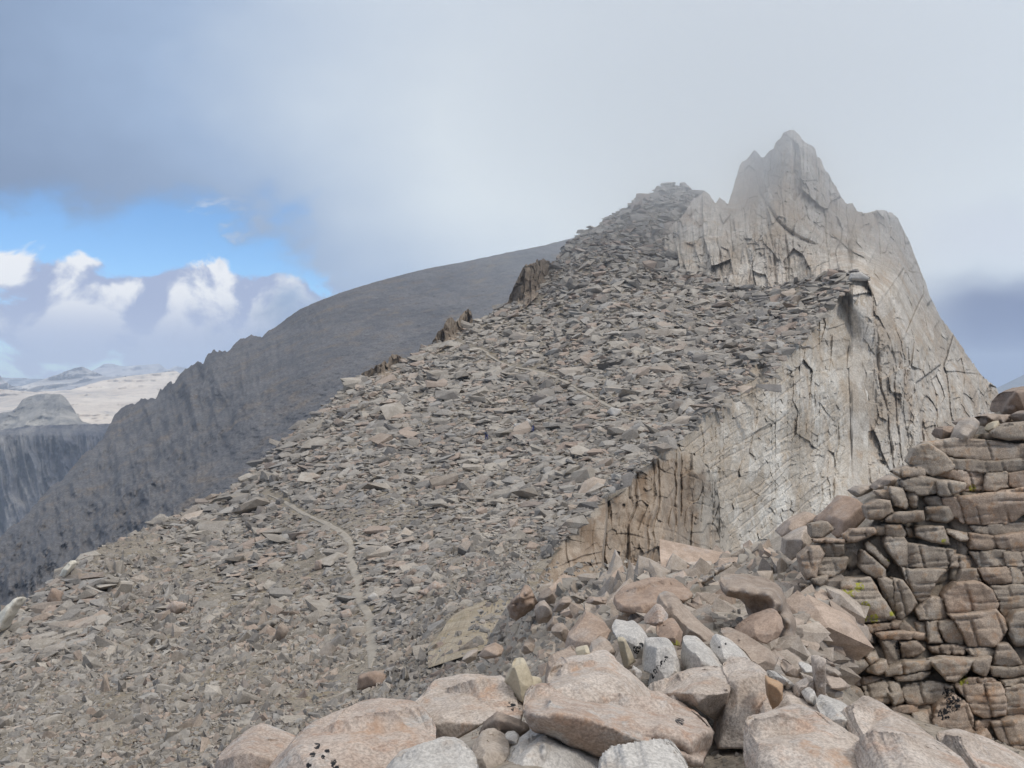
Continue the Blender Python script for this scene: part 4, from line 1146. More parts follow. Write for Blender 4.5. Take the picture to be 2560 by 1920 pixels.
WB = [  # measured joint blocks: crop, outline, how far it stands forward
    ('W2', [(470, 590), (560, 570), (740, 560), (800, 640), (850, 740), (910, 830), (970, 930), (800, 970), (640, 975), (540, 990), (500, 850), (480, 700)], .12),
    ('W2', [(810, 570), (900, 570), (960, 600), (1010, 960), (970, 930), (930, 830), (870, 720)], .0),
    ('W2', [(970, 580), (1060, 600), (1120, 680), (1180, 790), (1130, 860), (1040, 940), (1005, 945), (980, 760)], .02),
    ('W2', [(1040, 450), (1130, 470), (1470, 480), (1360, 600), (1310, 720), (1220, 790), (1150, 700), (1090, 580)], .0),
    ('W2', [(905, 170), (1060, 180), (1110, 250), (1100, 440), (1010, 420), (940, 330), (890, 240)], .06),
    ('W2', [(1120, 230), (1300, 250), (1540, 290), (1530, 340), (1470, 465), (1260, 465), (1110, 440)], .05),
    ('W2', [(1190, 70), (1430, 75), (1470, 160), (1490, 230), (1330, 205), (1210, 160)], .06),
    ('W2', [(1490, 95), (1660, 130), (1670, 190), (1600, 190), (1500, 130)], .03),
    ('W2', [(1500, 180), (1600, 210), (1680, 260), (1660, 330), (1560, 330)], -.1),
    ('W2', [(1530, 330), (1680, 350), (1720, 440), (1640, 465), (1520, 450)], -.02),
    ('W2', [(690, 200), (740, 210), (800, 260), (890, 360), (930, 400), (890, 450), (780, 340), (700, 280)], .0),
    ('W2', [(690, 300), (780, 380), (880, 470), (880, 540), (810, 555), (700, 500), (660, 460)], .10),
    ('W2', [(500, 240), (600, 230), (650, 330), (655, 420), (600, 445), (530, 350)], -.12),
    ('W2', [(280, 240), (380, 225), (475, 245), (480, 320), (400, 360), (320, 340)], .08),
    ('W2', [(250, 400), (330, 370), (520, 365), (490, 470), (390, 540), (260, 520)], .06),
    ('W2', [(80, 360), (180, 270), (260, 260), (300, 330), (260, 420), (230, 540), (140, 550), (100, 440)], .16),
    ('W2', [(190, 50), (330, 30), (385, 90), (290, 165), (200, 155)], .05),
    ('W2', [(530, 150), (600, 95), (750, 85), (780, 130), (620, 200), (540, 205)], .1),
    ('W2', [(240, 190), (340, 180), (495, 195), (440, 215), (260, 215)], .14),
    ('W2', [(800, 60), (900, 60), (900, 140), (800, 130)], .0),
    ('W2', [(905, 60), (1030, 50), (1080, 130), (1040, 175), (910, 155)], .08),
    ('W2', [(1080, 70), (1150, 90), (1190, 170), (1110, 160)], -.05),
    ('W2', [(1340, 740), (1440, 760), (1470, 860), (1500, 940), (1350, 950), (1230, 945), (1190, 850), (1270, 790)], .0),
    ('W2', [(1410, 700), (1560, 590), (1610, 480), (1740, 475), (1790, 590), (1580, 610), (1480, 720)], -.03),
    ('W2', [(1460, 720), (1590, 610), (1790, 610), (1900, 680), (1960, 790), (1930, 850), (1750, 895), (1520, 905), (1480, 800)], .10),
    ('W2', [(1520, 915), (1750, 900), (1940, 860), (2010, 950), (2040, 1040), (1990, 1130), (1930, 1200), (1690, 1210), (1640, 1090), (1570, 980)], .12),
    ('W2', [(1285, 985), (1390, 970), (1400, 1070), (1440, 1160), (1310, 1160)], .0),
    ('W2', [(1400, 975), (1550, 980), (1640, 1110), (1640, 1190), (1470, 1160), (1420, 1070)], .02),
    ('W2', [(1160, 980), (1270, 980), (1290, 1150), (1220, 1130)], -.12),
    ('W2', [(620, 1040), (760, 1000), (1000, 975), (960, 1030), (780, 1070)], .06),
    ('W2', [(990, 990), (1080, 980), (1160, 1050), (1150, 1070), (1000, 1060)], -.02),
    ('W2', [(860, 1080), (1000, 1070), (1190, 1085), (1180, 1130), (920, 1135)], .08),
    ('W2', [(490, 1160), (590, 1100), (680, 1130), (740, 1230), (700, 1290), (600, 1270), (520, 1210)], .20),
    ('W2', [(370, 1260), (460, 1230), (530, 1290), (470, 1370), (390, 1320)], .12),
    ('W2', [(530, 1340), (650, 1290), (720, 1390), (620, 1470), (540, 1440)], .18),
    ('W2', [(690, 1300), (790, 1250), (820, 1330), (730, 1390)], .08),
    ('W2', [(740, 1400), (880, 1350), (905, 1440), (820, 1470), (720, 1440)], .12),
    ('W2', [(860, 1170), (1000, 1150), (1020, 1290), (960, 1400), (910, 1390), (880, 1260)], .02),
    ('W2', [(1040, 1170), (1180, 1160), (1260, 1240), (1180, 1290), (1060, 1330)], .04),
    ('W2', [(920, 1430), (1080, 1360), (1340, 1350), (1260, 1430), (1080, 1470), (940, 1480)], .08),
    ('W2', [(1340, 1210), (1500, 1195), (1620, 1210), (1610, 1280), (1380, 1270)], .02),
    ('W2', [(1680, 1230), (1820, 1220), (1930, 1230), (1900, 1310), (1760, 1310)], .02),
    ('W2', [(1340, 1360), (1480, 1330), (1730, 1340), (1650, 1460), (1560, 1530), (1480, 1520)], .16),
    ('W2', [(1720, 1350), (1900, 1310), (1870, 1440), (1840, 1500), (1740, 1440)], .10),
    ('W2', [(1960, 1200), (2060, 1190), (2120, 1260), (2190, 1370), (2060, 1400), (1930, 1370)], .05),
    ('W2', [(1920, 1400), (2100, 1410), (2330, 1400), (2330, 1460), (2060, 1500), (1960, 1480)], .03),
    ('W2', [(2080, 980), (2140, 880), (2330, 860), (2330, 1180), (2120, 1190), (2070, 1080)], .10),
    ('W2', [(1900, 640), (2130, 620), (2330, 630), (2330, 850), (2140, 860), (2050, 980), (1990, 860), (1960, 740)], .0),
    ('W2', [(1790, 470), (2080, 450), (2090, 600), (1900, 620), (1840, 570)], .02),
    ('W2', [(2090, 450), (2330, 440), (2330, 610), (2110, 605)], .0),
    ('W2', [(1720, 310), (2020, 290), (2050, 440), (1800, 450)], .03),
    ('W2', [(2030, 300), (2330, 290), (2330, 430), (2070, 440)], .01),
    ('W2', [(1710, 140), (1930, 160), (1960, 270), (1850, 290), (1720, 270)], .03),
    ('W2', [(1940, 160), (2330, 110), (2330, 280), (2100, 300), (1990, 280)], .05),
    ('W2', [(1760, 60), (1960, 40), (2330, 20), (2330, 100), (1960, 150), (1800, 120)], -.02),
    ('W2', [(240, 780), (310, 750), (400, 780), (470, 860), (490, 990), (380, 1020), (310, 940)], .08),
    ('W2', [(150, 900), (240, 900), (370, 1040), (300, 1070), (210, 1020)], .10),
    ('W2', [(270, 1080), (430, 1040), (460, 1110), (370, 1170), (290, 1130)], .16),
    ('W2', [(440, 1050), (530, 1010), (540, 1080), (480, 1120)], .12),
    ('W2', [(320, 650), (370, 660), (450, 750), (480, 830), (430, 820), (340, 710)], .06),
    ('W2', [(100, 620), (280, 640), (290, 690), (120, 670)], .06),
    ('W2', [(170, 720), (260, 710), (270, 750), (190, 750)], .1),
    ('W2', [(190, 560), (330, 530), (320, 590), (270, 630), (210, 600)], .1),
    ('W2', [(-10, 1200), (150, 1140), (330, 1170), (270, 1240), (60, 1270), (-10, 1260)], .2),
    ('W2', [(20, 1040), (120, 1020), (220, 1060), (180, 1120), (40, 1130)], .15),
    ('W2', [(-20, 860), (60, 840), (120, 900), (110, 980), (40, 1020), (-20, 980)], .2),
    # upper part
    ('W1', [(1450, 1160), (1760, 1140), (1990, 1110), (2190, 1080), (2330, 1090), (2330, 1230), (2200, 1290), (2060, 1400), (1650, 1400), (1560, 1330), (1480, 1230)], .12),
    ('W1', [(1390, 1010), (1480, 1000), (1640, 1030), (1620, 1080), (1500, 1140), (1410, 1120)], .14),
    ('W1', [(1290, 1260), (1480, 1250), (1540, 1350), (1460, 1390), (1300, 1370)], .0),
    ('W1', [(1260, 1160), (1400, 1150), (1470, 1230), (1320, 1240)], -.03),
    ('W1', [(1850, 940), (2040, 920), (2060, 1060), (1920, 1100), (1830, 1090)], .05),
    ('W1', [(2070, 930), (2330, 900), (2330, 1070), (2160, 1070), (2080, 1050)], .05),
    ('W1', [(1400, 960), (1500, 890), (1800, 930), (1820, 1090), (1640, 1090), (1620, 1010)], -.06),
    ('W1', [(1130, 830), (1180, 700), (1300, 650), (1460, 760), (1560, 860), (1500, 900), (1330, 950), (1200, 880)], .1),
    ('W1', [(1310, 640), (1600, 600), (1900, 620), (2040, 640), (2330, 630), (2330, 760), (1900, 800), (1560, 760), (1420, 720)], .0),
    ('W1', [(1520, 780), (1900, 810), (2330, 780), (2330, 880), (2060, 910), (1850, 925), (1560, 880)], .02),
    ('W1', [(1940, 540), (2060, 460), (2330, 440), (2330, 610), (2060, 600), (1960, 580)], .10),
    ('W1', [(930, 1070), (1060, 1080), (1110, 1230), (1080, 1260), (980, 1230)], .1),
    ('W1', [(1080, 1100), (1200, 1110), (1190, 1250), (1130, 1250)], .02),
    ('W1', [(1050, 1000), (1240, 960), (1390, 1000), (1400, 1110), (1230, 1130), (1100, 1090)], .08),
    ('W1', [(980, 910), (1090, 870), (1250, 880), (1240, 950), (1060, 960)], .1),
    ('W1', [(720, 1250), (830, 1190), (920, 1200), (950, 1300), (850, 1360), (740, 1350)], .1),
    ('W1', [(900, 1380), (1020, 1310), (1210, 1300), (1215, 1370), (1060, 1395)], .14),
    ('W1', [(800, 1110), (930, 1090), (980, 1230), (860, 1170)], .0),
    # lower part
    ('W3', [(1170, 430), (1220, 380), (1420, 360), (1580, 400), (1600, 460), (1480, 540), (1230, 560)], .06),
    ('W3', [(1480, 560), (1600, 480), (1720, 560), (1770, 680), (1780, 820), (1760, 910), (1560, 940), (1440, 880), (1430, 700)], .04),
    ('W3', [(1620, 400), (1780, 370), (2000, 380), (2040, 440), (2050, 560), (2040, 640), (1860, 670), (1770, 620), (1720, 510)], .10),
    ('W3', [(1620, 390), (1760, 330), (1920, 340), (2020, 400), (1900, 430), (1700, 420)], .02),
    ('W3', [(2050, 420), (2240, 380), (2300, 420), (2300, 660), (2070, 670)], .04),
    ('W3', [(670, 470), (720, 410), (790, 430), (830, 500), (790, 550), (690, 540)], .12),
    ('W3', [(830, 400), (1000, 350), (1110, 370), (1150, 460), (1040, 540), (860, 520)], .02),
    ('W3', [(1060, 480), (1140, 440), (1180, 530), (1090, 560)], .06),
    ('W3', [(720, 340), (880, 320), (990, 340), (840, 390), (760, 400)], -.04),
    ('W3', [(1130, 310), (1250, 290), (1380, 280), (1300, 340), (1150, 350)], .06),
    ('W3', [(540, 520), (740, 560), (880, 570), (1200, 570), (1210, 620), (980, 630), (760, 620), (600, 570)], .0),
    ('W3', [(760, 620), (880, 610), (920, 700), (860, 780), (760, 750)], .0),
    ('W3', [(930, 640), (1080, 620), (1200, 660), (1240, 750), (1120, 760), (960, 720)], -.02),
    ('W3', [(1250, 640), (1400, 610), (1440, 740), (1430, 860), (1300, 780)], .03),
    ('W3', [(1790, 700), (1920, 690), (1910, 770), (1800, 830)], -.03),
    ('W3', [(1790, 850), (1880, 770), (1980, 910), (1900, 960), (1790, 930)], .05),
    ('W3', [(1940, 710), (2220, 690), (2330, 720), (2330, 950), (2120, 940), (2010, 870)], .04),
    ('W3', [(2060, 360), (2330, 310), (2330, 380), (2080, 400)], .08),
    ('W3', [(700, 760), (780, 770), (800, 860), (720, 840)], .0),
]
# the wall goes on past the right edge of the view
rw = np.random.default_rng(77)
y_ = 432.0
while y_ < 770:
    hh = rw.uniform(24, 44)
    x_ = 1037.0 + rw.uniform(0, 3)
    while x_ < 1108:
        ww_ = rw.uniform(28, 52)
        j_ = lambda: rw.uniform(-3, 3)
        WB.append(('N', [(x_ + j_(), y_ + 1 + j_()), (x_ + ww_ * .5, y_ + j_()), (x_ + ww_ - 2 + j_(), y_ + 1 + j_()), (x_ + ww_ - 1 + j_(), y_ + hh * .5), (x_ + ww_ - 2 + j_(), y_ + hh - 2 + j_()), (x_ + ww_ * .4, y_ + hh - 1 + j_()), (x_ + j_(), y_ + hh - 2 + j_())], rw.uniform(-.03, .12)))
        x_ += ww_
    y_ += hh
LSP = [('moss', 'W2', 640, 640, 60), ('moss', 'W2', 560, 700, 60), ('moss', 'W2', 700, 820, 60), ('moss', 'W2', 660, 930, 80), ('moss', 'W2', 780, 940, 60), ('moss', 'W2', 500, 690, 50),
       ('moss', 'W2', 1450, 205, 35), ('moss', 'W2', 930, 380, 30), ('moss', 'W2', 960, 890, 40), ('moss', 'W1', 1720, 1070, 50), ('moss', 'W3', 1700, 350, 50), ('moss', 'W3', 1660, 380, 30), ('moss', 'W2', 230, 1200, 50),
       ('lichen', 'W3', 1560, 470, 60), ('lichen', 'W3', 1600, 560, 70), ('lichen', 'W3', 1520, 640, 60), ('lichen', 'W3', 1660, 500, 40), ('lichen', 'W2', 1010, 1200, 40), ('lichen', 'W2', 700, 890, 30),
       ('rust', 'W3', 1000, 520, 60), ('rust', 'W3', 2180, 600, 70), ('rust', 'W3', 2190, 450, 60), ('rust', 'W3', 1900, 490, 80), ('rust', 'W3', 1320, 590, 90), ('rust', 'W2', 1640, 770, 100), ('rust', 'W2', 1920, 1110, 40), ('rust', 'W2', 1560, 1390, 100), ('rust', 'W2', 840, 1420, 50)]
for i, (tg_, out_, fw) in enumerate(WB):
    pts = conv(tg_, out_)
    cy = np.mean([p[1] for p in pts])
    w_ = max(p[0] for p in pts) - min(p[0] for p in pts)
    h_ = max(p[1] for p in pts) - min(p[1] for p in pts)
    T = .30 + .004 * min(w_, h_)
    cx_ = np.mean([p[0] for p in pts])
    grow = 1 + 3.6 / max(min(w_, h_), 7)
    pts = [(cx_ + (p[0] - cx_) * grow, cy + (p[1] - cy) * grow) for p in pts]
    rock('block', 'N', pts, None, Yw(cy) - fw * 1.3, T, M['wall'], parent=wall, N=max(8, int(max(w_, h_) / 1.45)), rough=.016, seed=1000 + i, flat=True, edge=.09 + .0006 * w_, rim=min(.05, 1.0 / max(w_, h_)), facet=.16, wob=.016,
         spots=[q for q in LSP if min(p[0] for p in pts) - 12 < conv(q[1], [(q[2], q[3])])[0][0] < max(p[0] for p in pts) + 12])

# ------------------------------------------------------------------ boulders of the foreground
def B(name, tag, outline, inner, Y0, T, mat, label, **kw):
    kw['N'] = 72 if kw.pop('levels', 4) > 3 else 30
    kw.setdefault('rough', .007)
    kw.setdefault('nfreq', 1.8)
    kw.setdefault('rim', .014)
    kw.setdefault('wob', .016)
    kw.pop('soft', 0)
    return rock(name, tag, outline, inner, Y0, T, M[mat], label, 'boulder', **kw)


B('boulder', 'F0', [(60, 1080, .3), (90, 1000, .5), (150, 940, .6), (250, 860, .8), (340, 818, .9), (430, 835, .9), (520, 870, .8), (600, 915, .7), (690, 960, .5), (800, 1080, .4), (800, 1330, .3), (60, 1330, .2)],
  [(180, 1010, .1), (330, 930, .25), (480, 960, .2), (600, 1040, .1), (300, 1150, -.05), (550, 1200, 0)], 5.5, .55, 'pink', 'low rounded pinkish boulder, leftmost along the bottom edge', seed=31)
B('boulder', 'F0', [(480, 1180, .3), (620, 1010, .5), (690, 930, .6), (800, 840, .7), (950, 770, .8), (1100, 700, .9), (1250, 655, 1.0), (1430, 622, 1.0), (1600, 622, 1.0), (1700, 645, .9), (1800, 690, .8), (1900, 790, .6), (1975, 900, .5), (1900, 1000, .3), (1840, 1120, .2), (1840, 1350, .2), (440, 1350, .2)],
  [(760, 980, .2), (900, 860, .4), (1150, 780, .6), (1360, 760, .55), (1400, 900, .25), (1480, 760, .62), (1650, 760, .6), (1780, 860, .35), (1500, 1000, .12), (1200, 1000, .1), (900, 1120, .0), (1250, 1180, -.05), (1600, 1150, -.02)],
  4.9, .85, 'pink', 'large pinkish boulder with black lichen spots at the bottom edge', seed=32,
  spots=[('lichen', 'F0', 940, 912, 34), ('lichen', 'F0', 905, 985, 30), ('lichen', 'F0', 1030, 955, 26), ('lichen', 'F0', 1000, 1010, 26), ('lichen', 'F0', 1085, 1052, 34), ('lichen', 'F0', 1100, 1090, 40), ('lichen', 'F0', 868, 1085, 30), ('lichen', 'F0', 1775, 935, 18),
         ('rust', 'F0', 1400, 760, 120), ('rust', 'F0', 1700, 800, 110), ('rust', 'F0', 1280, 880, 90)])
B('boulder', 'F1', [(-480, 640, .5), (-350, 500, .7), (-290, 430, .9), (-160, 400, 1.0), (0, 378, 1.0), (130, 378, 1.0), (250, 400, .9), (350, 405, .8), (390, 450, .6), (440, 490, .5), (512, 520, .45), (520, 620, .3), (505, 710, .3), (380, 700, .25), (240, 690, .2), (120, 760, .3), (-60, 860, .3), (-300, 900, .3)],
  [(-300, 540, .5), (-180, 470, .75), (60, 440, .8), (250, 480, .6), (400, 560, .25), (150, 560, .35), (80, 640, .1), (280, 640, .05), (-120, 620, .3), (-200, 760, .1), (440, 650, .1)],
  6.1, .75, 'pale', 'wide pale pinkish boulder behind the lichen-spotted boulder', seed=33, spots=[('lichen', 'F1', 400, 535, 22), ('lichen', 'F1', 430, 575, 30), ('lichen', 'F1', 470, 590, 20), ('lichen', 'F1', 390, 580, 20), ('rust', 'F1', -315, 520, 40), ('rust', 'F1', 20, 770, 60), ('rust', 'F1', 180, 420, 120)])
B('wedge_stone', 'F1', [(125, 815), (180, 740), (280, 668), (350, 690), (480, 740), (575, 795), (560, 845), (500, 855), (330, 822), (200, 815)], [(280, 720, .2), (420, 770, .05), (300, 790, -.05), (500, 815, .1)], 5.55, .3, 'brown', 'flat brownish wedge stone under the wide pale boulder', levels=3, seed=34)
B('flat_stone', 'F1', [(115, 852), (190, 812), (260, 805), (300, 825), (285, 862), (200, 868)], None, 5.45, .18, 'stone', 'small flat stone left of the little white stone', levels=3, seed=35)
B('white_stone', 'F1', [(335, 872), (370, 838), (440, 834), (490, 875), (475, 932), (400, 910), (350, 895)], None, 5.4, .18, 'white', 'little whitish stone beside the biggest slab', levels=3, seed=36)
B('boulder', 'F1', [(-720, 1200, .3), (-620, 1070, .5), (-360, 985, .8), (-210, 930, .9), (-100, 935, .9), (30, 1005, .7), (120, 1110, .4), (140, 1250, .2), (-740, 1300, .2)], [(-380, 1060, .3), (-180, 1010, .45), (-60, 1060, .3), (-250, 1180, .0), (-480, 1180, .05)], 4.5, .45, 'white', 'low pale boulder at the bottom edge right of the spotted boulder', seed=37)
B('boulder', 'F1', [(20, 1160, .3), (60, 1000, .5), (120, 900, .8), (260, 870, .9), (380, 930, .8), (400, 990, .6), (330, 1080, .4), (280, 1200, .3)], [(180, 960, .3), (260, 1000, .2), (150, 1080, .1)], 5.0, .4, 'stone', 'dusty grey rock in the gap left of the split grey block', seed=38)
B('split_block', 'F1', [(350, 1030, .5), (480, 935, .7), (560, 880, .9), (640, 822, 1.0), (705, 812, 1.0), (735, 850, .8), (900, 930, .7), (1100, 1010, .7), (1250, 1060, .7), (1270, 1250, .5), (340, 1250, .2)], [(690, 900, .1), (685, 1000, .0), (670, 1180, -.05), (500, 1040, .15), (600, 930, .4), (900, 1080, .35), (1080, 1160, .4)], 4.85, .5, 'white', 'grey-white block with a sharp upright edge under the biggest slab', seed=39, soft=1)
B('flat_rock', 'F1', [(1180, 1180, .3), (1290, 1080, .6), (1500, 1040, .9), (1700, 1000, 1.0), (1850, 978, 1.0), (1890, 1000, .9), (1930, 1090, .5), (1960, 1230, .3), (1180, 1300, .2)], [(1400, 1120, .3), (1700, 1070, .4), (1850, 1060, .35), (1600, 1180, .1)], 4.25, .5, 'white', 'pale slab corner at the bottom edge below the biggest slab', seed=40)
B('flat_boulder', 'F1', [(515, 660, .35), (508, 545, .5), (560, 512, .8), (700, 485, .95), (735, 487, .9), (860, 497, 1.0), (1000, 480, 1.1), (1180, 480, 1.1), (1400, 498, 1.1), (1600, 510, 1.1), (1800, 560, 1.0), (1950, 625, .9), (2090, 715, .75), (2165, 800, .5), (2150, 870, .45), (2100, 1000, .4), (2060, 1090, .35), (1960, 1095, .3), (1890, 1050, .3), (1640, 1030, .25), (1440, 1062, .22), (1200, 1002, .22), (950, 938, .22), (750, 838, .25), (640, 808, .3), (590, 788, .3), (540, 722, .32)],
  [(560, 620, .22), (660, 590, .12), (745, 520, .30), (850, 600, .1), (850, 690, .06), (720, 740, .1), (1000, 610, .12), (1050, 600, .18), (1280, 655, .12), (1450, 690, .1), (1700, 728, .08), (1850, 778, .06), (1980, 830, .06), (2080, 790, .18), (2120, 800, .3), (1100, 540, .6), (1400, 590, .6), (1700, 640, .55), (1950, 730, .42), (960, 780, .0), (1200, 850, .0), (1500, 920, .0), (1750, 930, .0), (1950, 970, .0), (1300, 960, .1), (900, 870, .1), (1040, 640, .03), (1260, 690, .02)],
  5.0, .85, 'pink', 'biggest brownish-pink slab lying in front at the bottom centre', seed=41, rough=.012, soft=1,
  spots=[('lichen', 'F1', 1870, 708, 40), ('lichen', 'F1', 1840, 690, 25), ('rust', 'F1', 840, 700, 90), ('rust', 'F1', 1100, 690, 80), ('rust', 'F1', 1400, 730, 100), ('rust', 'F1', 1750, 800, 90), ('rust', 'F1', 560, 545, 40), ('lichen', 'F1', 1780, 605, 14)])
B('boulder', 'F1', [(700, 540, .4), (722, 380, .5), (760, 310, .6), (830, 240, .8), (870, 228, .85), (910, 247, .85), (980, 222, .9), (1100, 200, 1.0), (1200, 170, 1.0), (1290, 168, 1.0), (1335, 205, .9), (1355, 255, .85), (1500, 370, .8), (1600, 462, .7), (1700, 560, .6), (1650, 640, .4), (1300, 640, .2), (760, 640, .2)],
  [(780, 400, .15), (880, 330, .3), (1000, 290, .4), (1200, 230, .62), (1300, 240, .65), (1350, 330, .5), (1480, 450, .35), (900, 450, .05), (1100, 420, .15), (1300, 480, .1), (1500, 560, .1), (820, 520, .0), (1100, 560, .0)],
  5.75, .75, 'pale', 'peaked pale pinkish boulder right behind the biggest slab', seed=42, spots=[('rust', 'F1', 1270, 215, 60), ('rust', 'F1', 960, 250, 60)])
B('standing_rock', 'F1', [(340, 400, .8), (385, 300, .8), (428, 218, .8), (480, 208, .7), (532, 212, .6), (565, 280, .5), (600, 372, .5), (680, 385, .6), (705, 480, .5), (640, 540, .3), (520, 545, .2), (430, 500, .6), (385, 450, .8)], [(432, 235, .3), (445, 340, .15), (495, 480, .05), (540, 300, .2), (560, 440, .1), (640, 450, .2), (520, 380, .1)], 6.5, .4, 'yellow', 'upright slab with a yellowish fresh face and grey left side', seed=43, soft=1)
B('brown_rock', 'F1', [(700, 430, .5), (705, 320, .5), (730, 215, .7), (800, 180, .9), (880, 150, 1), (950, 105, 1), (985, 130, .9), (1000, 220, .6), (860, 250, .3), (780, 310, .2), (740, 380, .2)], [(790, 240, .3), (880, 195, .4), (945, 160, .45)], 6.9, .5, 'brown', 'brown rock at the left behind the peaked boulder', seed=44)
B('yellow_rock', 'F1', [(962, 96), (1020, 80), (1080, 70), (1092, 130), (1090, 210), (1000, 220), (985, 160)], [(1000, 110, .1), (1060, 100, .1), (1050, 180, .0), (1005, 190, .05)], 6.7, .2, 'yellow', 'small upright yellowish slab poking up behind the peaked boulder', levels=3, seed=45, soft=1)
B('rounded_rock', 'F1', [(1088, 130), (1110, 80), (1200, 18), (1260, 38), (1312, 100), (1300, 132), (1230, 175), (1130, 192), (1090, 160)], [(1180, 80, .3), (1270, 90, .2), (1200, 130, .0), (1120, 140, .1)], 7.3, .4, 'brown', 'rounded brownish rock behind the peak of the pale boulder', levels=3, seed=46)
B('white_block', 'B1', [(165, 760, .5), (120, 690, .6), (180, 612, .9), (240, 630, .9), (300, 642, .9), (360, 628, .9), (430, 690, .8), (480, 780, .6), (482, 850, .5), (400, 940, .3), (330, 945, .2), (290, 880, .2), (240, 800, .3)], [(250, 720, .3), (370, 720, .3), (420, 820, .15), (340, 850, .05), (280, 790, .2)], 7.6, .5, 'white', 'whitish block with a black lichen patch, behind the rounded rock', seed=47, soft=1,
  spots=[('lichen', 'B1', 350, 850, 40), ('lichen', 'B1', 390, 815, 30), ('lichen', 'B1', 435, 815, 22), ('lichen', 'B1', 345, 880, 25)])
B('yellow_rock', 'B1', [(163, 762), (200, 748), (242, 756), (290, 850), (325, 935), (345, 965), (250, 1035), (225, 1000), (195, 900)], [(205, 790, .0), (240, 850, .0), (280, 940, .0)], 7.35, .2, 'yellow', 'leaning yellowish slab against the lichen-patched white block', levels=3, seed=48, soft=1)
B('white_block', 'B1', [(415, 1060, .8), (430, 900, .8), (450, 820, .8), (520, 797, .9), (600, 795, .9), (690, 800, .8), (722, 870, .6), (760, 1000, .5), (805, 1160, .4), (700, 1260, .2), (480, 1290, .1), (495, 1180, .1), (500, 1090, .3)], [(525, 830, .3), (530, 980, .15), (570, 1040, .1), (660, 900, .1), (700, 1060, .0), (600, 1160, .0), (450, 960, .6)], 6.9, .5, 'white', 'tall white block with a dark lichen line and greyish left side', seed=49, soft=1,
  spots=[('lichen', 'B1', 630, 940, 26), ('lichen', 'B1', 600, 980, 28), ('lichen', 'B1', 560, 1020, 26), ('lichen', 'B1', 530, 1060, 26), ('lichen', 'B1', 500, 1110, 24)])
B('grey_flake', 'B1', [(290, 1110), (320, 1015), (400, 1070), (390, 1150), (350, 1180)], None, 6.7, .12, 'white', 'thin grey flake standing in the gap beside the tall white block', levels=3, seed=50, soft=1)
B('pale_block', 'B1', [(800, 1010, .5), (815, 920, .5), (825, 820, .7), (880, 780, .9), (980, 790, .9), (1050, 860, .8), (1120, 910, .7), (1205, 950, .6), (1215, 1080, .4), (1000, 1150, .2), (860, 1165, .2)], [(900, 850, .3), (860, 930, .15), (990, 920, .12), (1040, 1050, .0), (900, 1050, .05), (1130, 1000, .2)], 6.9, .5, 'white', 'pale block right of the dark gap beside the tall white block', seed=51, soft=1)
B('brown_boulder', 'B1', [(570, 480, .6), (600, 400, .8), (680, 350, .9), (760, 370, .9), (812, 450, .8), (930, 570, .8), (1010, 650, .8), (1115, 730, .7), (1125, 830, .5), (1060, 920, .3), (830, 860, .2), (770, 860, .3), (785, 740, .4), (700, 640, .4)], [(690, 440, .4), (780, 520, .35), (870, 640, .3), (1000, 740, .25), (850, 760, .1), (1000, 840, .1), (740, 590, .2)], 8.2, .8, 'brown', 'big brown boulder sloping right behind the white blocks', seed=52)
B('brown_block', 'B1', [(548, 725, .5), (600, 655, .8), (735, 598, .9), (792, 690, .6), (780, 770, .4), (770, 830, .2), (700, 810, .1), (620, 790, .3)], [(640, 710, .3), (720, 680, .3), (740, 750, .05), (660, 760, .1)], 7.9, .45, 'brown', 'brown block with a mossy underside above the tall white block', seed=53, soft=1, spots=[('moss', 'B1', 720, 800, 50)])
B('pink_wedge', 'B1', [(425, 602), (500, 525), (560, 458), (610, 460), (650, 520), (650, 630), (560, 640), (480, 618)], [(560, 540, .1), (600, 580, .0), (500, 590, .1)], 8.4, .4, 'pink', 'pinkish wedge of rock left of the big brown boulder', levels=3, seed=54)
B('flat_boulder', 'B1', [(140, 430, .4), (150, 385, .5), (280, 270, .9), (400, 232, 1.1), (560, 200, 1.2), (740, 208, 1.2), (830, 260, 1.0), (890, 335, .6), (800, 415, .4), (700, 350, .6), (610, 460, .3), (540, 500, .2), (430, 515, .15), (250, 515, .2), (170, 480, .3)], [(240, 400, .1), (340, 320, .4), (440, 300, .6), (420, 420, .05), (560, 330, .4), (700, 270, .7), (800, 330, .45), (320, 470, .05), (520, 440, .1)], 11.5, .9, 'brown', 'tan flat-topped boulder overhanging the rubble at mid left of the rock pile', seed=55, rough=.02)
B('shaded_rock', 'B1', [(270, 600, .6), (330, 540, .7), (440, 520, .8), (560, 510, .8), (520, 580, .6), (440, 640, .4), (330, 650, .3)], None, 11.3, .5, 'brown', 'rock in the shade under the tan flat-topped boulder', levels=3, seed=56)
B('arched_boulder', 'B1', [(1195, 330, .5), (1200, 230, .7), (1260, 176, 1.0), (1450, 180, 1.1), (1600, 205, 1.1), (1700, 232, 1.0), (1742, 275, .9), (1790, 420, .8), (1862, 580, .7), (1865, 700, .6), (1820, 960, .4), (1720, 930, .3), (1600, 790, .3), (1700, 770, .4), (1745, 610, .4), (1700, 500, .4), (1500, 545, .45), (1450, 585, .5), (1430, 470, .5), (1330, 370, .5), (1230, 345, .45)], [(1300, 265, .35), (1230, 290, .1), (1400, 305, .02), (1590, 330, .0), (1650, 300, .3), (1660, 470, .1), (1720, 420, .15), (1790, 600, .15), (1800, 760, .15), (1520, 500, .55), (1480, 400, .5), (1580, 420, .42), (1760, 880, .15)], 8.9, .9, 'brown', 'big arched boulder bridging a dark hollow at centre right', seed=57, soft=1)
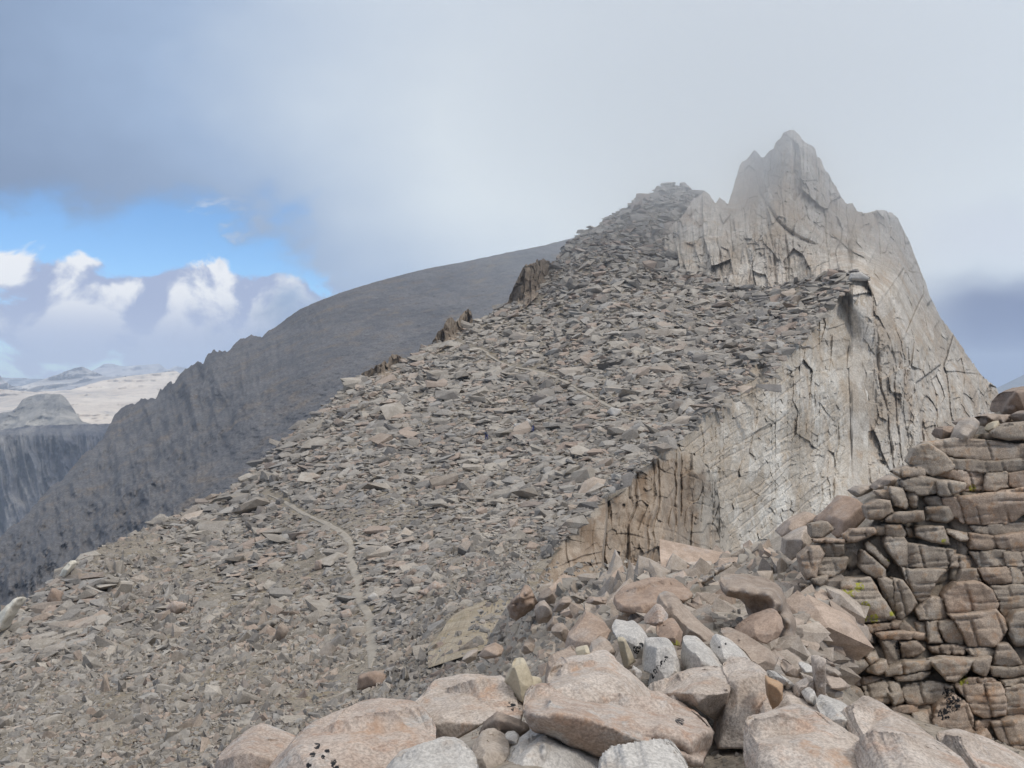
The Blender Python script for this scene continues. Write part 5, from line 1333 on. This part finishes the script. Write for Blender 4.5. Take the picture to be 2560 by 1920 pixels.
B('propped_block', 'B1', [(1290, 720, .6), (1380, 640, .8), (1500, 560, .9), (1690, 490, .9), (1735, 560, .7), (1755, 640, .5), (1700, 740, .3), (1590, 800, .2), (1440, 760, .3)], [(1450, 660, .35), (1600, 580, .4), (1700, 590, .35), (1600, 680, .05), (1480, 720, .1), (1680, 680, .1)], 8.6, .5, 'brown', 'brown block wedged beneath the arched boulder', seed=58, soft=1)
B('brown_rock', 'B1', [(1170, 720, .8), (1210, 692, .9), (1300, 690, .9), (1440, 750, .8), (1600, 850, .7), (1710, 925, .5), (1660, 1050, .3), (1540, 1060, .2), (1470, 1000, .3), (1390, 890, .4), (1270, 790, .6)], [(1330, 760, .3), (1450, 830, .2), (1560, 920, .1), (1600, 990, .05)], 7.4, .5, 'brown', 'brown slab slanting down in front of the arched boulder', seed=59, soft=1)
B('white_slope_rock', 'B1', [(1080, 880, .7), (1120, 800, .8), (1175, 755, .9), (1290, 800, .9), (1380, 890, .8), (1440, 960, .7), (1500, 1010, .6), (1560, 1110, .4), (1400, 1150, .2), (1210, 1080, .3), (1150, 960, .4)], [(1200, 850, .3), (1300, 900, .3), (1350, 1000, .15), (1250, 960, .2)], 7.0, .5, 'white', 'white slab lying between the brown slab and the pale block', seed=60, spots=[('lichen', 'B1', 1135, 832, 12), ('lichen', 'B1', 1200, 800, 14)])
B('tall_rock', 'B1', [(1225, 1100, .8), (1330, 1000, .9), (1480, 1000, .9), (1590, 1075, .7), (1612, 1200, .5), (1605, 1420, .3), (1625, 1640, .2), (1620, 1800, .1), (1120, 1800, .1), (1150, 1560, .3), (1165, 1470, .35), (1215, 1270, .5)], [(1290, 1150, .3), (1390, 1200, .25), (1420, 1330, .1), (1540, 1500, .05), (1350, 1450, .1), (1250, 1550, .1), (1500, 1150, .3), (1560, 1300, .15), (1400, 1650, -.02)], 6.2, .6, 'pale', 'tall pale slab standing at the centre right with a diagonal crack', seed=61, soft=1)
B('overhung_rock', 'B1', [(470, 1290, .7), (560, 1260, .8), (700, 1205, .9), (900, 1130, 1.0), (1100, 1095, 1.0), (1240, 1090, .9), (1245, 1240, .6), (1190, 1420, .5), (1140, 1560, .4), (1000, 1470, .45), (900, 1400, .5), (780, 1420, .3), (540, 1400, .3)], [(700, 1290, .2), (900, 1240, .2), (1100, 1180, .3), (1215, 1235, .05), (930, 1370, .02), (1100, 1380, .35), (700, 1370, .1)], 6.1, .6, 'pale', 'pale slab with a dark undercut right side beside the tall slab', seed=62, soft=1)
B('rust_plate', 'B1', [(1595, 1120), (1660, 1150), (1745, 1185), (1742, 1330), (1700, 1390), (1645, 1425), (1610, 1330), (1595, 1220)], [(1640, 1190, .0), (1700, 1220, .0), (1660, 1340, .0)], 6.1, .2, 'rust', 'rusty orange plate of rock on the right side of the tall slab', levels=3, seed=63, soft=1)
B('pale_capping_stone', 'B1', [(1605, 1112), (1660, 1100), (1740, 1120), (1852, 1188), (1845, 1240), (1800, 1270), (1745, 1195), (1660, 1150)], None, 6.4, .3, 'white', 'white capstone behind the rusty plate', levels=3, seed=64, soft=1)
B('boulder', 'W3', [(-20, 900, .3), (30, 780, .4), (70, 640, .6), (140, 455, .9), (250, 488, .9), (400, 555, .9), (530, 615, .8), (600, 700, .6), (680, 800, .5), (600, 860, .3), (300, 880, .2)], [(150, 620, .35), (280, 590, .5), (430, 650, .4), (250, 720, .15), (480, 730, .25), (120, 780, .1)], 5.75, .7, 'pale', 'pale grey boulder sloping right behind the front pale boulder', seed=65)
B('pale_block', 'W3', [(500, 640, .8), (540, 585, .9), (580, 563, 1.0), (660, 590, .9), (752, 622, .8), (745, 730, .5), (700, 815, .3), (600, 800, .2), (520, 730, .3)], [(610, 620, .4), (690, 660, .3), (640, 730, .1), (560, 680, .2)], 5.6, .4, 'white', 'square pale block with small red specks at the foot of the wall', seed=66, soft=1, spots=[('rust', 'W3', 600, 645, 14), ('rust', 'W3', 630, 655, 10), ('rust', 'W3', 650, 720, 14)])
B('front_boulder', 'W3', [(-100, 880, .6), (0, 830, .7), (150, 795, .8), (250, 760, .9), (400, 703, 1.0), (500, 712, 1.0), (620, 770, .9), (770, 870, .7), (810, 935, .6), (1000, 980, .5), (1050, 1100, .3), (1060, 1300, .2), (-120, 1300, .1)], [(150, 870, .4), (400, 790, .6), (560, 830, .5), (680, 920, .35), (300, 960, .15), (550, 1000, .1), (850, 1030, .2), (100, 1050, .05), (700, 1120, .05), (400, 1150, -.02)], 4.75, .8, 'pale', 'broad pale boulder in the bottom right foreground', seed=67,
  spots=[('rust', 'W3', 330, 890, 60), ('rust', 'W3', 400, 960, 60), ('rust', 'W3', 270, 1010, 60), ('rust', 'W3', 600, 1030, 120)])
B('pointed_boulder', 'W3', [(770, 890, .4), (800, 830, .5), (930, 720, .8), (1030, 640, 1.0), (1070, 624, 1.0), (1112, 640, 1.0), (1150, 700, .9), (1280, 760, .8), (1400, 815, .7), (1445, 850, .6), (1410, 920, .4), (1220, 1010, .2), (980, 1010, .2), (880, 930, .3)], [(950, 790, .4), (1080, 710, .6), (1200, 800, .4), (1350, 850, .35), (1050, 870, .1), (1220, 920, .1), (920, 880, .2)], 5.1, .7, 'pale', 'pointed pale boulder in front of the wall at bottom right', seed=68)
B('boulder', 'W3', [(900, 1200, .3), (960, 1060, .5), (1010, 985, .7), (1140, 905, .9), (1250, 890, .9), (1400, 930, .9), (1560, 955, .8), (1660, 1000, .6), (1740, 1100, .4), (1780, 1300, .2), (900, 1300, .1)], [(1150, 980, .4), (1350, 1000, .4), (1550, 1050, .3), (1200, 1100, .05), (1450, 1130, .05)], 4.5, .6, 'pale', 'low pale boulder below the pointed one at the bottom edge', seed=69)
B('boulder', 'W3', [(1570, 985, .6), (1720, 930, .8), (1880, 893, 1.0), (1995, 930, .9), (2100, 970, .9), (2215, 1030, .8), (2330, 1090, .7), (2400, 1300, .2), (1720, 1300, .1), (1650, 1060, .4)], [(1780, 990, .4), (1950, 980, .5), (2120, 1060, .4), (1850, 1100, .1), (2050, 1150, .05)], 4.9, .6, 'pale', 'pale boulder in the bottom right corner', seed=70)
B('pillar_stone', 'W3', [(392, 168), (430, 150), (502, 165), (503, 320), (500, 470), (530, 610), (470, 640), (420, 590), (415, 380)], [(430, 200, .1), (470, 200, .0), (460, 400, .0), (475, 540, .0)], 6.3, .25, 'pale', 'narrow pale pillar of rock standing before the wall', levels=3, seed=71, soft=1)
B('leaning_stone', 'W3', [(232, 470), (270, 410), (400, 340), (420, 430), (300, 490), (250, 520)], None, 6.35, .2, 'pale', 'pale stone leaning on the left of the narrow pillar', levels=3, seed=72)
B('pale_stone', 'W3', [(320, 500), (400, 435), (430, 520), (400, 570), (340, 540)], None, 6.2, .2, 'white', 'small pale stone at the foot of the narrow pillar', levels=3, seed=73)
B('tan_stone', 'W3', [(150, 310), (155, 230), (200, 210), (260, 260), (330, 350), (260, 330)], None, 6.9, .3, 'brown', 'tan stone over a dark hollow left of the narrow pillar', levels=3, seed=74)
B('pale_stone', 'W3', [(290, 240), (330, 215), (395, 240), (415, 300), (370, 310), (310, 290)], None, 6.9, .2, 'white', 'small pale stone behind the narrow pillar', levels=3, seed=75)
B('flat_stone', 'W3', [(500, 330), (560, 310), (660, 350), (715, 405), (640, 442), (540, 420)], [(580, 340, .5), (640, 400, .0), (560, 400, .0)], 7.6, .3, 'stone', 'flat grey-violet stone right of the narrow pillar', levels=3, seed=76)
B('grey_stone', 'W3', [(500, 260), (560, 240), (630, 280), (640, 310), (540, 320)], None, 7.8, .25, 'stone', 'grey stone on top of the flat violet stone', levels=3, seed=77)
B('grey_stone', 'W3', [(505, 190), (550, 180), (590, 225), (560, 250), (510, 245)], None, 8.0, .25, 'stone', 'topmost grey stone right of the narrow pillar', levels=3, seed=78)
B('shaded_stone', 'W3', [(505, 450), (560, 430), (650, 455), (640, 490), (540, 510)], None, 7.7, .3, 'stone', 'shaded stone under the flat violet stone', levels=3, seed=79)
B('brown_rock', 'B2', [(1270, 1020, .3), (1300, 920, .5), (1430, 760, .9), (1465, 690, 1.0), (1560, 735, .9), (1650, 800, .7), (1705, 870, .5), (1660, 970, .3), (1500, 1040, .2), (1330, 1100, .2)], [(1420, 900, .3), (1520, 820, .4), (1580, 930, .1), (1430, 1000, .05)], 9.6, .5, 'brown', 'large smooth brown slab left of the lichen-patched white block', seed=101)
B('brown_block', 'B2', [(1130, 880), (1180, 830), (1260, 818), (1325, 900), (1275, 985), (1200, 935)], None, 11.5, .4, 'brown', 'brown block left of the large smooth brown slab', levels=3, seed=102)
B('pointed_stone', 'B2', [(1085, 850), (1160, 745), (1215, 805), (1190, 850), (1120, 870)], None, 12.0, .35, 'brown', 'pointed brown stone above the brown block', levels=3, seed=103)
B('tan_stone', 'B2', [(1000, 570), (1050, 520), (1125, 478), (1185, 555), (1170, 605), (1060, 615)], None, 22.0, .8, 'brown', 'tan stone at the foot of the brown outcrop', levels=3, seed=104)
B('shattered_rock', 'B2', [(720, 640), (760, 590), (830, 540), (880, 450), (930, 455), (960, 500), (1005, 600), (950, 670), (880, 720), (800, 775), (745, 740)], None, 30.0, 1.2, 'brown', 'upright shattered rock just right of the small tan outcrop', levels=3, seed=105, rough=.03, facet=.1)
B('brown_stone', 'B2', [(975, 680), (1020, 625), (1085, 608), (1150, 690), (1135, 780), (1010, 800)], None, 17.0, .7, 'brown', 'brown stone below the tan stone at the outcrop foot', levels=3, seed=106)
B('long_stone', 'B2', [(1150, 690), (1200, 620), (1260, 560), (1340, 575), (1300, 640), (1220, 680)], None, 18.0, .6, 'stone', 'long stone leaning below the brown outcrop', levels=3, seed=107)
B('wedge_block', 'B2', [(1310, 530), (1345, 515), (1420, 560), (1510, 530), (1440, 600), (1380, 610)], None, 17.0, .6, 'stone', 'grey wedge block on the rubble crest below the brown outcrop', levels=3, seed=108)
B('flat_stone', 'B2', [(1500, 560), (1590, 570), (1670, 565), (1660, 610), (1560, 620), (1470, 600)], None, 15.0, .5, 'stone', 'flat stone left of the tan flat-topped boulder', levels=3, seed=109)
B('brown_stone', 'B2', [(850, 1060), (880, 1000), (930, 975), (985, 1010), (960, 1070), (880, 1095)], None, 17.0, .5, 'brown', 'small brown stone in the rubble above the yellowish standing slab', levels=3, seed=110)
B('brown_stone', 'B2', [(440, 1110), (500, 1040), (600, 1000), (690, 1040), (650, 1110), (520, 1140)], None, 29.0, .9, 'brown', 'low brown block in the rubble above the wide pale boulder', levels=3, seed=111)
B('grey_stone', 'B2', [(280, 1150), (330, 1090), (440, 1060), (420, 1140), (340, 1180)], None, 33.0, .9, 'stone', 'grey slab in the rubble below the small tan outcrop', levels=3, seed=112)
# boulders along the crest that drops to the left of the wall
B('leaning_rock', 'W1', [(-60, 1560, .4), (60, 1480, .5), (190, 1430, .7), (190, 1530, .5), (210, 1580, .3), (100, 1680, .2), (0, 1760, .2), (-80, 1700, .3)], None, 12.4, .5, 'stone', 'blue-grey slab below the big tilted slab on the crest', levels=3, seed=80)
B('tilted_rock', 'W1', [(200, 1420, .8), (320, 1310, 1.0), (430, 1200, 1.1), (480, 1140, 1.2), (560, 1150, 1.1), (640, 1190, .9), (740, 1280, .6), (700, 1360, .4), (560, 1500, .2), (430, 1555, .2), (385, 1500, .3), (390, 1420, .5), (300, 1420, .7)], [(420, 1340, .4), (560, 1240, .5), (650, 1270, .3), (560, 1400, .1), (450, 1470, .1)], 12.6, .6, 'brown', 'big tilted brown slab on the crest left of the wall', levels=3, seed=81, soft=1)
B('crest_rock', 'B1', [(830, 260), (960, 240), (1080, 180), (1100, 100), (1230, 40), (1290, 10), (1250, 60), (1120, 140), (980, 190)], None, 14.0, .5, 'stone', 'narrow grey slab on the crest above the arched boulder', levels=3, seed=82)
B('crest_rock', 'W1', [(-140, 1500), (-40, 1400), (80, 1330), (160, 1300), (240, 1330), (180, 1420), (60, 1470), (-60, 1560)], None, 14.5, .6, 'stone', 'flat grey slab low on the crest line', levels=3, seed=83)
B('crest_rock', 'W1', [(560, 1110), (640, 1060), (740, 1040), (780, 1090), (700, 1130), (620, 1160)], None, 14.2, .5, 'stone', 'grey slab behind the top of the big tilted slab', levels=3, seed=84)
B('crest_rock', 'W1', [(770, 1080), (860, 1000), (960, 950), (1020, 980), (960, 1060), (840, 1110)], None, 13.8, .5, 'stone', 'grey slab on the crest just left of the wall top', levels=3, seed=85)
B('perched_stone', 'W1', [(1380, 560), (1430, 490), (1520, 475), (1580, 500), (1575, 570), (1500, 610), (1410, 600)], None, 12.6, .4, 'brown', 'dark round stone perched on top of the wall', levels=3, seed=86)
B('perched_stone', 'W1', [(1555, 620), (1600, 500), (1660, 420), (1740, 395), (1795, 440), (1780, 500), (1720, 600), (1650, 660), (1580, 660)], None, 12.3, .4, 'stone', 'elongated tilted stone perched on top of the wall', levels=3, seed=87)
B('perched_stone', 'W1', [(1560, 450), (1620, 405), (1700, 395), (1690, 430), (1600, 480)], None, 12.9, .3, 'brown', 'small stone behind the elongated perched stone', levels=3, seed=88)
B('perched_stone', 'W1', [(1780, 400), (1900, 360), (2080, 370), (2150, 410), (2060, 460), (1940, 440), (1860, 490), (1790, 470)], None, 12.8, .6, 'brown', 'flat brown stone on the wall top right of the elongated stone', levels=3, seed=89)
B('perched_stone', 'W1', [(1870, 520), (1900, 460), (1970, 425), (1985, 480), (1920, 560)], None, 12.4, .25, 'yellow', 'small yellowish wedge stone on the wall top', levels=3, seed=90)
B('perched_boulder', 'W1', [(1990, 360), (2040, 230), (2110, 150), (2220, 100), (2380, 90), (2400, 300), (2200, 340), (2080, 380)], None, 13.2, .8, 'brown', 'rounded brown boulder at the top right end of the wall', levels=3, seed=91)
B('perched_stone', 'W1', [(2130, 390), (2240, 330), (2400, 320), (2400, 440), (2200, 450)], None, 12.6, .5, 'brown', 'stone at the right edge below the rounded brown boulder', levels=3, seed=92)

# ------------------------------------------------------------------ rubble stones on the knob
RUB = [(470, 700), (478, 668), (490, 640), (505, 612), (540, 592), (600, 575), (690, 566), (760, 545), (800, 560), (850, 600), (850, 660), (800, 690), (740, 690), (640, 660), (560, 670), (480, 690)]
high_me = [mesh_from('rubble_stone', V, T, M['stone'], False) for V, T in HIGH]
cand = rng.uniform((425, 535), (860, 705), (9000, 2))
cand = cand[in_poly(cand[:, 0], cand[:, 1], RUB)]
cand = cand[~in_poly(cand[:, 0], cand[:, 1], conv('B1', [(1200, 330), (1460, 330), (1480, 600), (1300, 620)]))]
Yn = near(cand[:, 0], cand[:, 1])
s_px = np.exp(rng.normal(np.log(11.0), .45, len(cand))) * (.62 + .95 * smooth(cand[:, 0], 470, 620))
nrm = slope_normal(near, cand[:, 0], cand[:, 1])
rot_n = frames(len(cand), nrm * .4 + np.array([0, -.2, .8]), np.tile(np.array([1., .2, .36]), (len(cand), 1)), .20, .7, rng)
Yn = Yn + near_bumps(cand[:, 0], cand[:, 1], Yn)
size_n = s_px / F * Yn * .58
cen_n = P(cand[:, 0], cand[:, 1], Yn) + nrm * (size_n * .15)[:, None]
order = np.argsort(-s_px[:1700])
ti = rng.integers(0, len(HIGH), len(cand))
for i in order[:290]:
    qx, qy = cand[i]
    where = 0 if qx < 560 else 1 if qx < 640 else 2 if qx < 720 else 3 if qy < 600 else 4
    o = link('rubble_stone', high_me[ti[i]], category='stone', group='stones of the rubble, ' + ('left end', 'left part', 'middle', 'crest', 'gully')[where],
             label=('angular stone in the rubble right of the small tan outcrop', 'angular stone in the rubble below the brown outcrop', 'angular stone in the rubble around the tan flat-topped boulder',
                    'angular stone on the crest above the arched boulder', 'angular stone in the gully between the arched boulder and the wall')[where])
    o.matrix_world = Matrix.Translation(Vector(cen_n[i])) @ Matrix(rot_n[i].tolist()).to_4x4() @ Matrix.Diagonal((*(size_n[i] * np.array([random.uniform(.9, 1.3), random.uniform(.8, 1.1), random.uniform(.8, 1.2)])), 1))
rest = order[290:]
vs_, fs_, ti_, hu_, off = [], [], [], [], 0
for i in rest:
    V, T = LOW[ti[i]]
    vs_.append((rot_n[i] @ (V * size_n[i]).T).T + cen_n[i])
    fs_.append(T + off)
    ti_.append(np.full(len(V), np.clip(rng.normal(.6, .25), 0, 1)))
    hu_.append(np.full(len(V), rng.uniform(.2, 1)))
    off += len(V)
# small chips filling the gaps among the boulders and along the wall foot
cand2 = rng.uniform((470, 560), (1024, 768), (5200, 2))
Y2 = near(cand2[:, 0], cand2[:, 1])
n2_ = slope_normal(near, cand2[:, 0], cand2[:, 1])
r2_ = frames(len(cand2), n2_ * .4 + np.array([0, -.2, .8]), np.tile(np.array([1., .2, .3]), (len(cand2), 1)), .22, 1.2, rng)
s2_ = np.exp(rng.normal(np.log(4.2), .4, len(cand2))) / F * Y2 * .6
c2_ = P(cand2[:, 0], cand2[:, 1], Y2 + near_bumps(cand2[:, 0], cand2[:, 1], Y2))
for i in range(len(cand2)):
    V, T = LOW[i % len(LOW)]
    vs_.append((r2_[i] @ (V * s2_[i]).T).T + c2_[i])
    fs_.append(T + off)
    ti_.append(np.full(len(V), np.clip(rng.normal(.6, .25), 0, 1)))
    hu_.append(np.full(len(V), rng.uniform(.2, 1)))
    off += len(V)
me = mesh_from('rubble', np.concatenate(vs_), np.concatenate(fs_), M['talus'], False, {'tint': np.concatenate(ti_), 'hue': np.concatenate(hu_)})
link('rubble', me, kind='stuff', label='small broken stone chips filling the gaps among the near boulders', category='rubble')

# ------------------------------------------------------------------ hikers, very small on the slope
def flat_mat(name, c, rough=.85):
    m = bpy.data.materials.new(name)
    m.use_nodes = True
    N = NT(m.node_tree)
    b = m.node_tree.nodes['Principled BSDF']
    n = N.noise(N.node('ShaderNodeTexCoord').outputs['Object'], 14.0, 3.0, .6)
    N.put(b.inputs['Base Color'], N.mix(n, tuple(x * .75 for x in c), tuple(min(1, x * 1.2) for x in c)))
    b.inputs['Roughness'].default_value = rough
    return m


M['skin'] = flat_mat('skin', (.45, .29, .21))
M['navy'] = flat_mat('navy_cloth', (.035, .05, .17))
M['charcoal'] = flat_mat('charcoal_cloth', (.06, .065, .075))


def skin_body(name, joints, edges, radii, mat):
    me = bpy.data.meshes.new(name)
    me.from_pydata(joints, edges, [])
    o = bpy.data.objects.new(name, me)
    col.objects.link(o)
    md = o.modifiers.new('skin', 'SKIN')
    md.use_smooth_shade = True
    for v, r in zip(me.skin_vertices[0].data, radii):
        v.radius = (r, r)
    me.skin_vertices[0].data[0].use_root = True
    sd = o.modifiers.new('sub', 'SUBSURF')
    sd.levels = sd.render_levels = 1
    me.materials.append(mat)
    return o


def hiker(x, y, rz, label, top, legs, seated=False):
    Y0 = float(talY(np.array([x]), np.array([y]))[0]) - 1.0
    root = link('person', None, loc=P(x, y, Y0).tolist(), label=label, category='person')
    root.rotation_euler = (0, 0, rz)
    h = -.45 if seated else 0
    if seated:
        J = [(0, 0, .45), (0, 0, .70), (0, .02, .95), (0, .02, 1.03), (0, .0, 1.14), (.18, 0, .93), (.24, -.12, .72), (.18, -.32, .62), (-.18, 0, .93), (-.24, -.12, .72), (-.18, -.32, .62),
             (.10, -.05, .43), (.13, -.45, .48), (.13, -.50, .08), (.13, -.62, .04), (-.10, -.05, .43), (-.13, -.45, .48), (-.13, -.50, .08), (-.13, -.62, .04)]
    else:
        J = [(0, 0, .95), (0, 0, 1.20), (0, .0, 1.42), (0, -.01, 1.50), (0, -.03, 1.63), (.19, 0, 1.40), (.24, .06, 1.14), (.22, -.12, .95), (-.19, 0, 1.40), (-.24, -.06, 1.14), (-.22, -.24, 1.00),
             (.10, 0, .90), (.11, -.14, .50), (.11, .02, .08), (.11, -.12, .04), (-.10, 0, .90), (-.11, .10, .50), (-.11, .26, .10), (-.11, .14, .04)]
    E = [(0, 1), (1, 2), (2, 3), (3, 4), (2, 5), (5, 6), (6, 7), (2, 8), (8, 9), (9, 10), (0, 11), (11, 12), (12, 13), (13, 14), (0, 15), (15, 16), (16, 17), (17, 18)]
    Rr = [.16, .15, .16, .06, .10, .07, .055, .04, .07, .055, .04, .10, .075, .05, .045, .10, .075, .05, .045]
    b = skin_body('body', J, E, Rr, M[top])
    b.parent = root
    # trousers, face and hat as clothing and skin over the one body
    pts = [J[0], J[11], J[12], J[13], J[15], J[16], J[17]]
    l = skin_body('trousers', pts, [(0, 1), (1, 2), (2, 3), (0, 4), (4, 5), (5, 6)], [.175, .115, .09, .065, .115, .09, .065], M[legs])
    l.parent = root
    hd = J[4]
    f = skin_body('head', [(hd[0], hd[1], hd[2] - .07), hd, (hd[0], hd[1] - .02, hd[2] + .06)], [(0, 1), (1, 2)], [.08, .105, .09], M['skin'])
    f.parent = root
    ht = skin_body('hat', [(hd[0], hd[1], hd[2] + .06), (hd[0], hd[1], hd[2] + .13)], [(0, 1)], [.13, .08], M['charcoal'])
    ht.parent = root
    bp_ = skin_body('backpack', [(0, .20, J[1][2] - .12), (0, .22, J[1][2] + .08), (0, .19, J[1][2] + .26)], [(0, 1), (1, 2)], [.14, .16, .11], M['navy'])
    bp_.parent = root
    return root


hiker(486.5, 440.5, R(60), 'tiny standing hiker with dark top and blue pack on the mid slope', 'charcoal', 'navy')
hiker(534, 431.5, R(-30), 'tiny dark blue seated figure right of the whitish boulder', 'navy', 'navy', True)

# ------------------------------------------------------------------ air: haze over the whole country, and the ragged cloud that hangs on the spire
def vol_mat(name, color, density, aniso=0.0):
    m = bpy.data.materials.new(name)
    m.use_nodes = True
    t = m.node_tree
    t.nodes.clear()
    v = t.nodes.new('ShaderNodeVolumePrincipled')
    v.inputs['Color'].default_value = (*color, 1)
    v.inputs['Density'].default_value = density
    v.inputs['Anisotropy'].default_value = aniso
    o = t.nodes.new('ShaderNodeOutputMaterial')
    t.links.new(v.outputs[0], o.inputs['Volume'])
    return m


def box(name, lo, hi, mat, **props):
    (x0, y0, z0), (x1, y1, z1) = lo, hi
    V = [(x0, y0, z0), (x1, y0, z0), (x1, y1, z0), (x0, y1, z0), (x0, y0, z1), (x1, y0, z1), (x1, y1, z1), (x0, y1, z1)]
    Fc = [(0, 3, 2, 1), (4, 5, 6, 7), (0, 1, 5, 4), (1, 2, 6, 5), (2, 3, 7, 6), (3, 0, 4, 7)]
    return link(name, mesh_from(name, V, Fc, mat, False), **props)


HAZE = 9.0e-5
box('haze', (-19100, -19100, -1002), (19100, 19100, 300), vol_mat('haze_air', (0.72, 0.83, 1.0), HAZE), kind='stuff')


def ellipsoid(name, c, r, mat, **props):
    n, m = 24, 40
    th = np.linspace(0, np.pi, n)[:, None]
    ph = np.linspace(0, 2 * np.pi, m)[None]
    V = np.stack([np.sin(th) * np.cos(ph) * r[0], np.sin(th) * np.sin(ph) * r[1], np.cos(th) * np.ones_like(ph) * r[2]], -1)
    return link(name, mesh_from(name, V.reshape(-1, 3), grid_faces(n, m), mat, True), loc=c, **props)


mm = vol_mat('mist', (.998, .999, 1.0), .01, .75)
N = NT(mm.node_tree)
oc = N.node('ShaderNodeTexCoord').outputs['Object']
dist = N.node('ShaderNodeVectorMath', operation='LENGTH')
N.put(dist.inputs[0], N.scale(oc, (1 / 260, 1 / 105, 1 / 165)))
dens = N.m('MULTIPLY', N.ss(dist.outputs['Value'], 1.0, .2), .015)
N.put([n for n in mm.node_tree.nodes if n.type == 'PRINCIPLED_VOLUME'][0].inputs['Density'], dens)
ellipsoid('summit_mist', P(790, -60, 345).tolist(), (260, 105, 165), mm, kind='stuff')
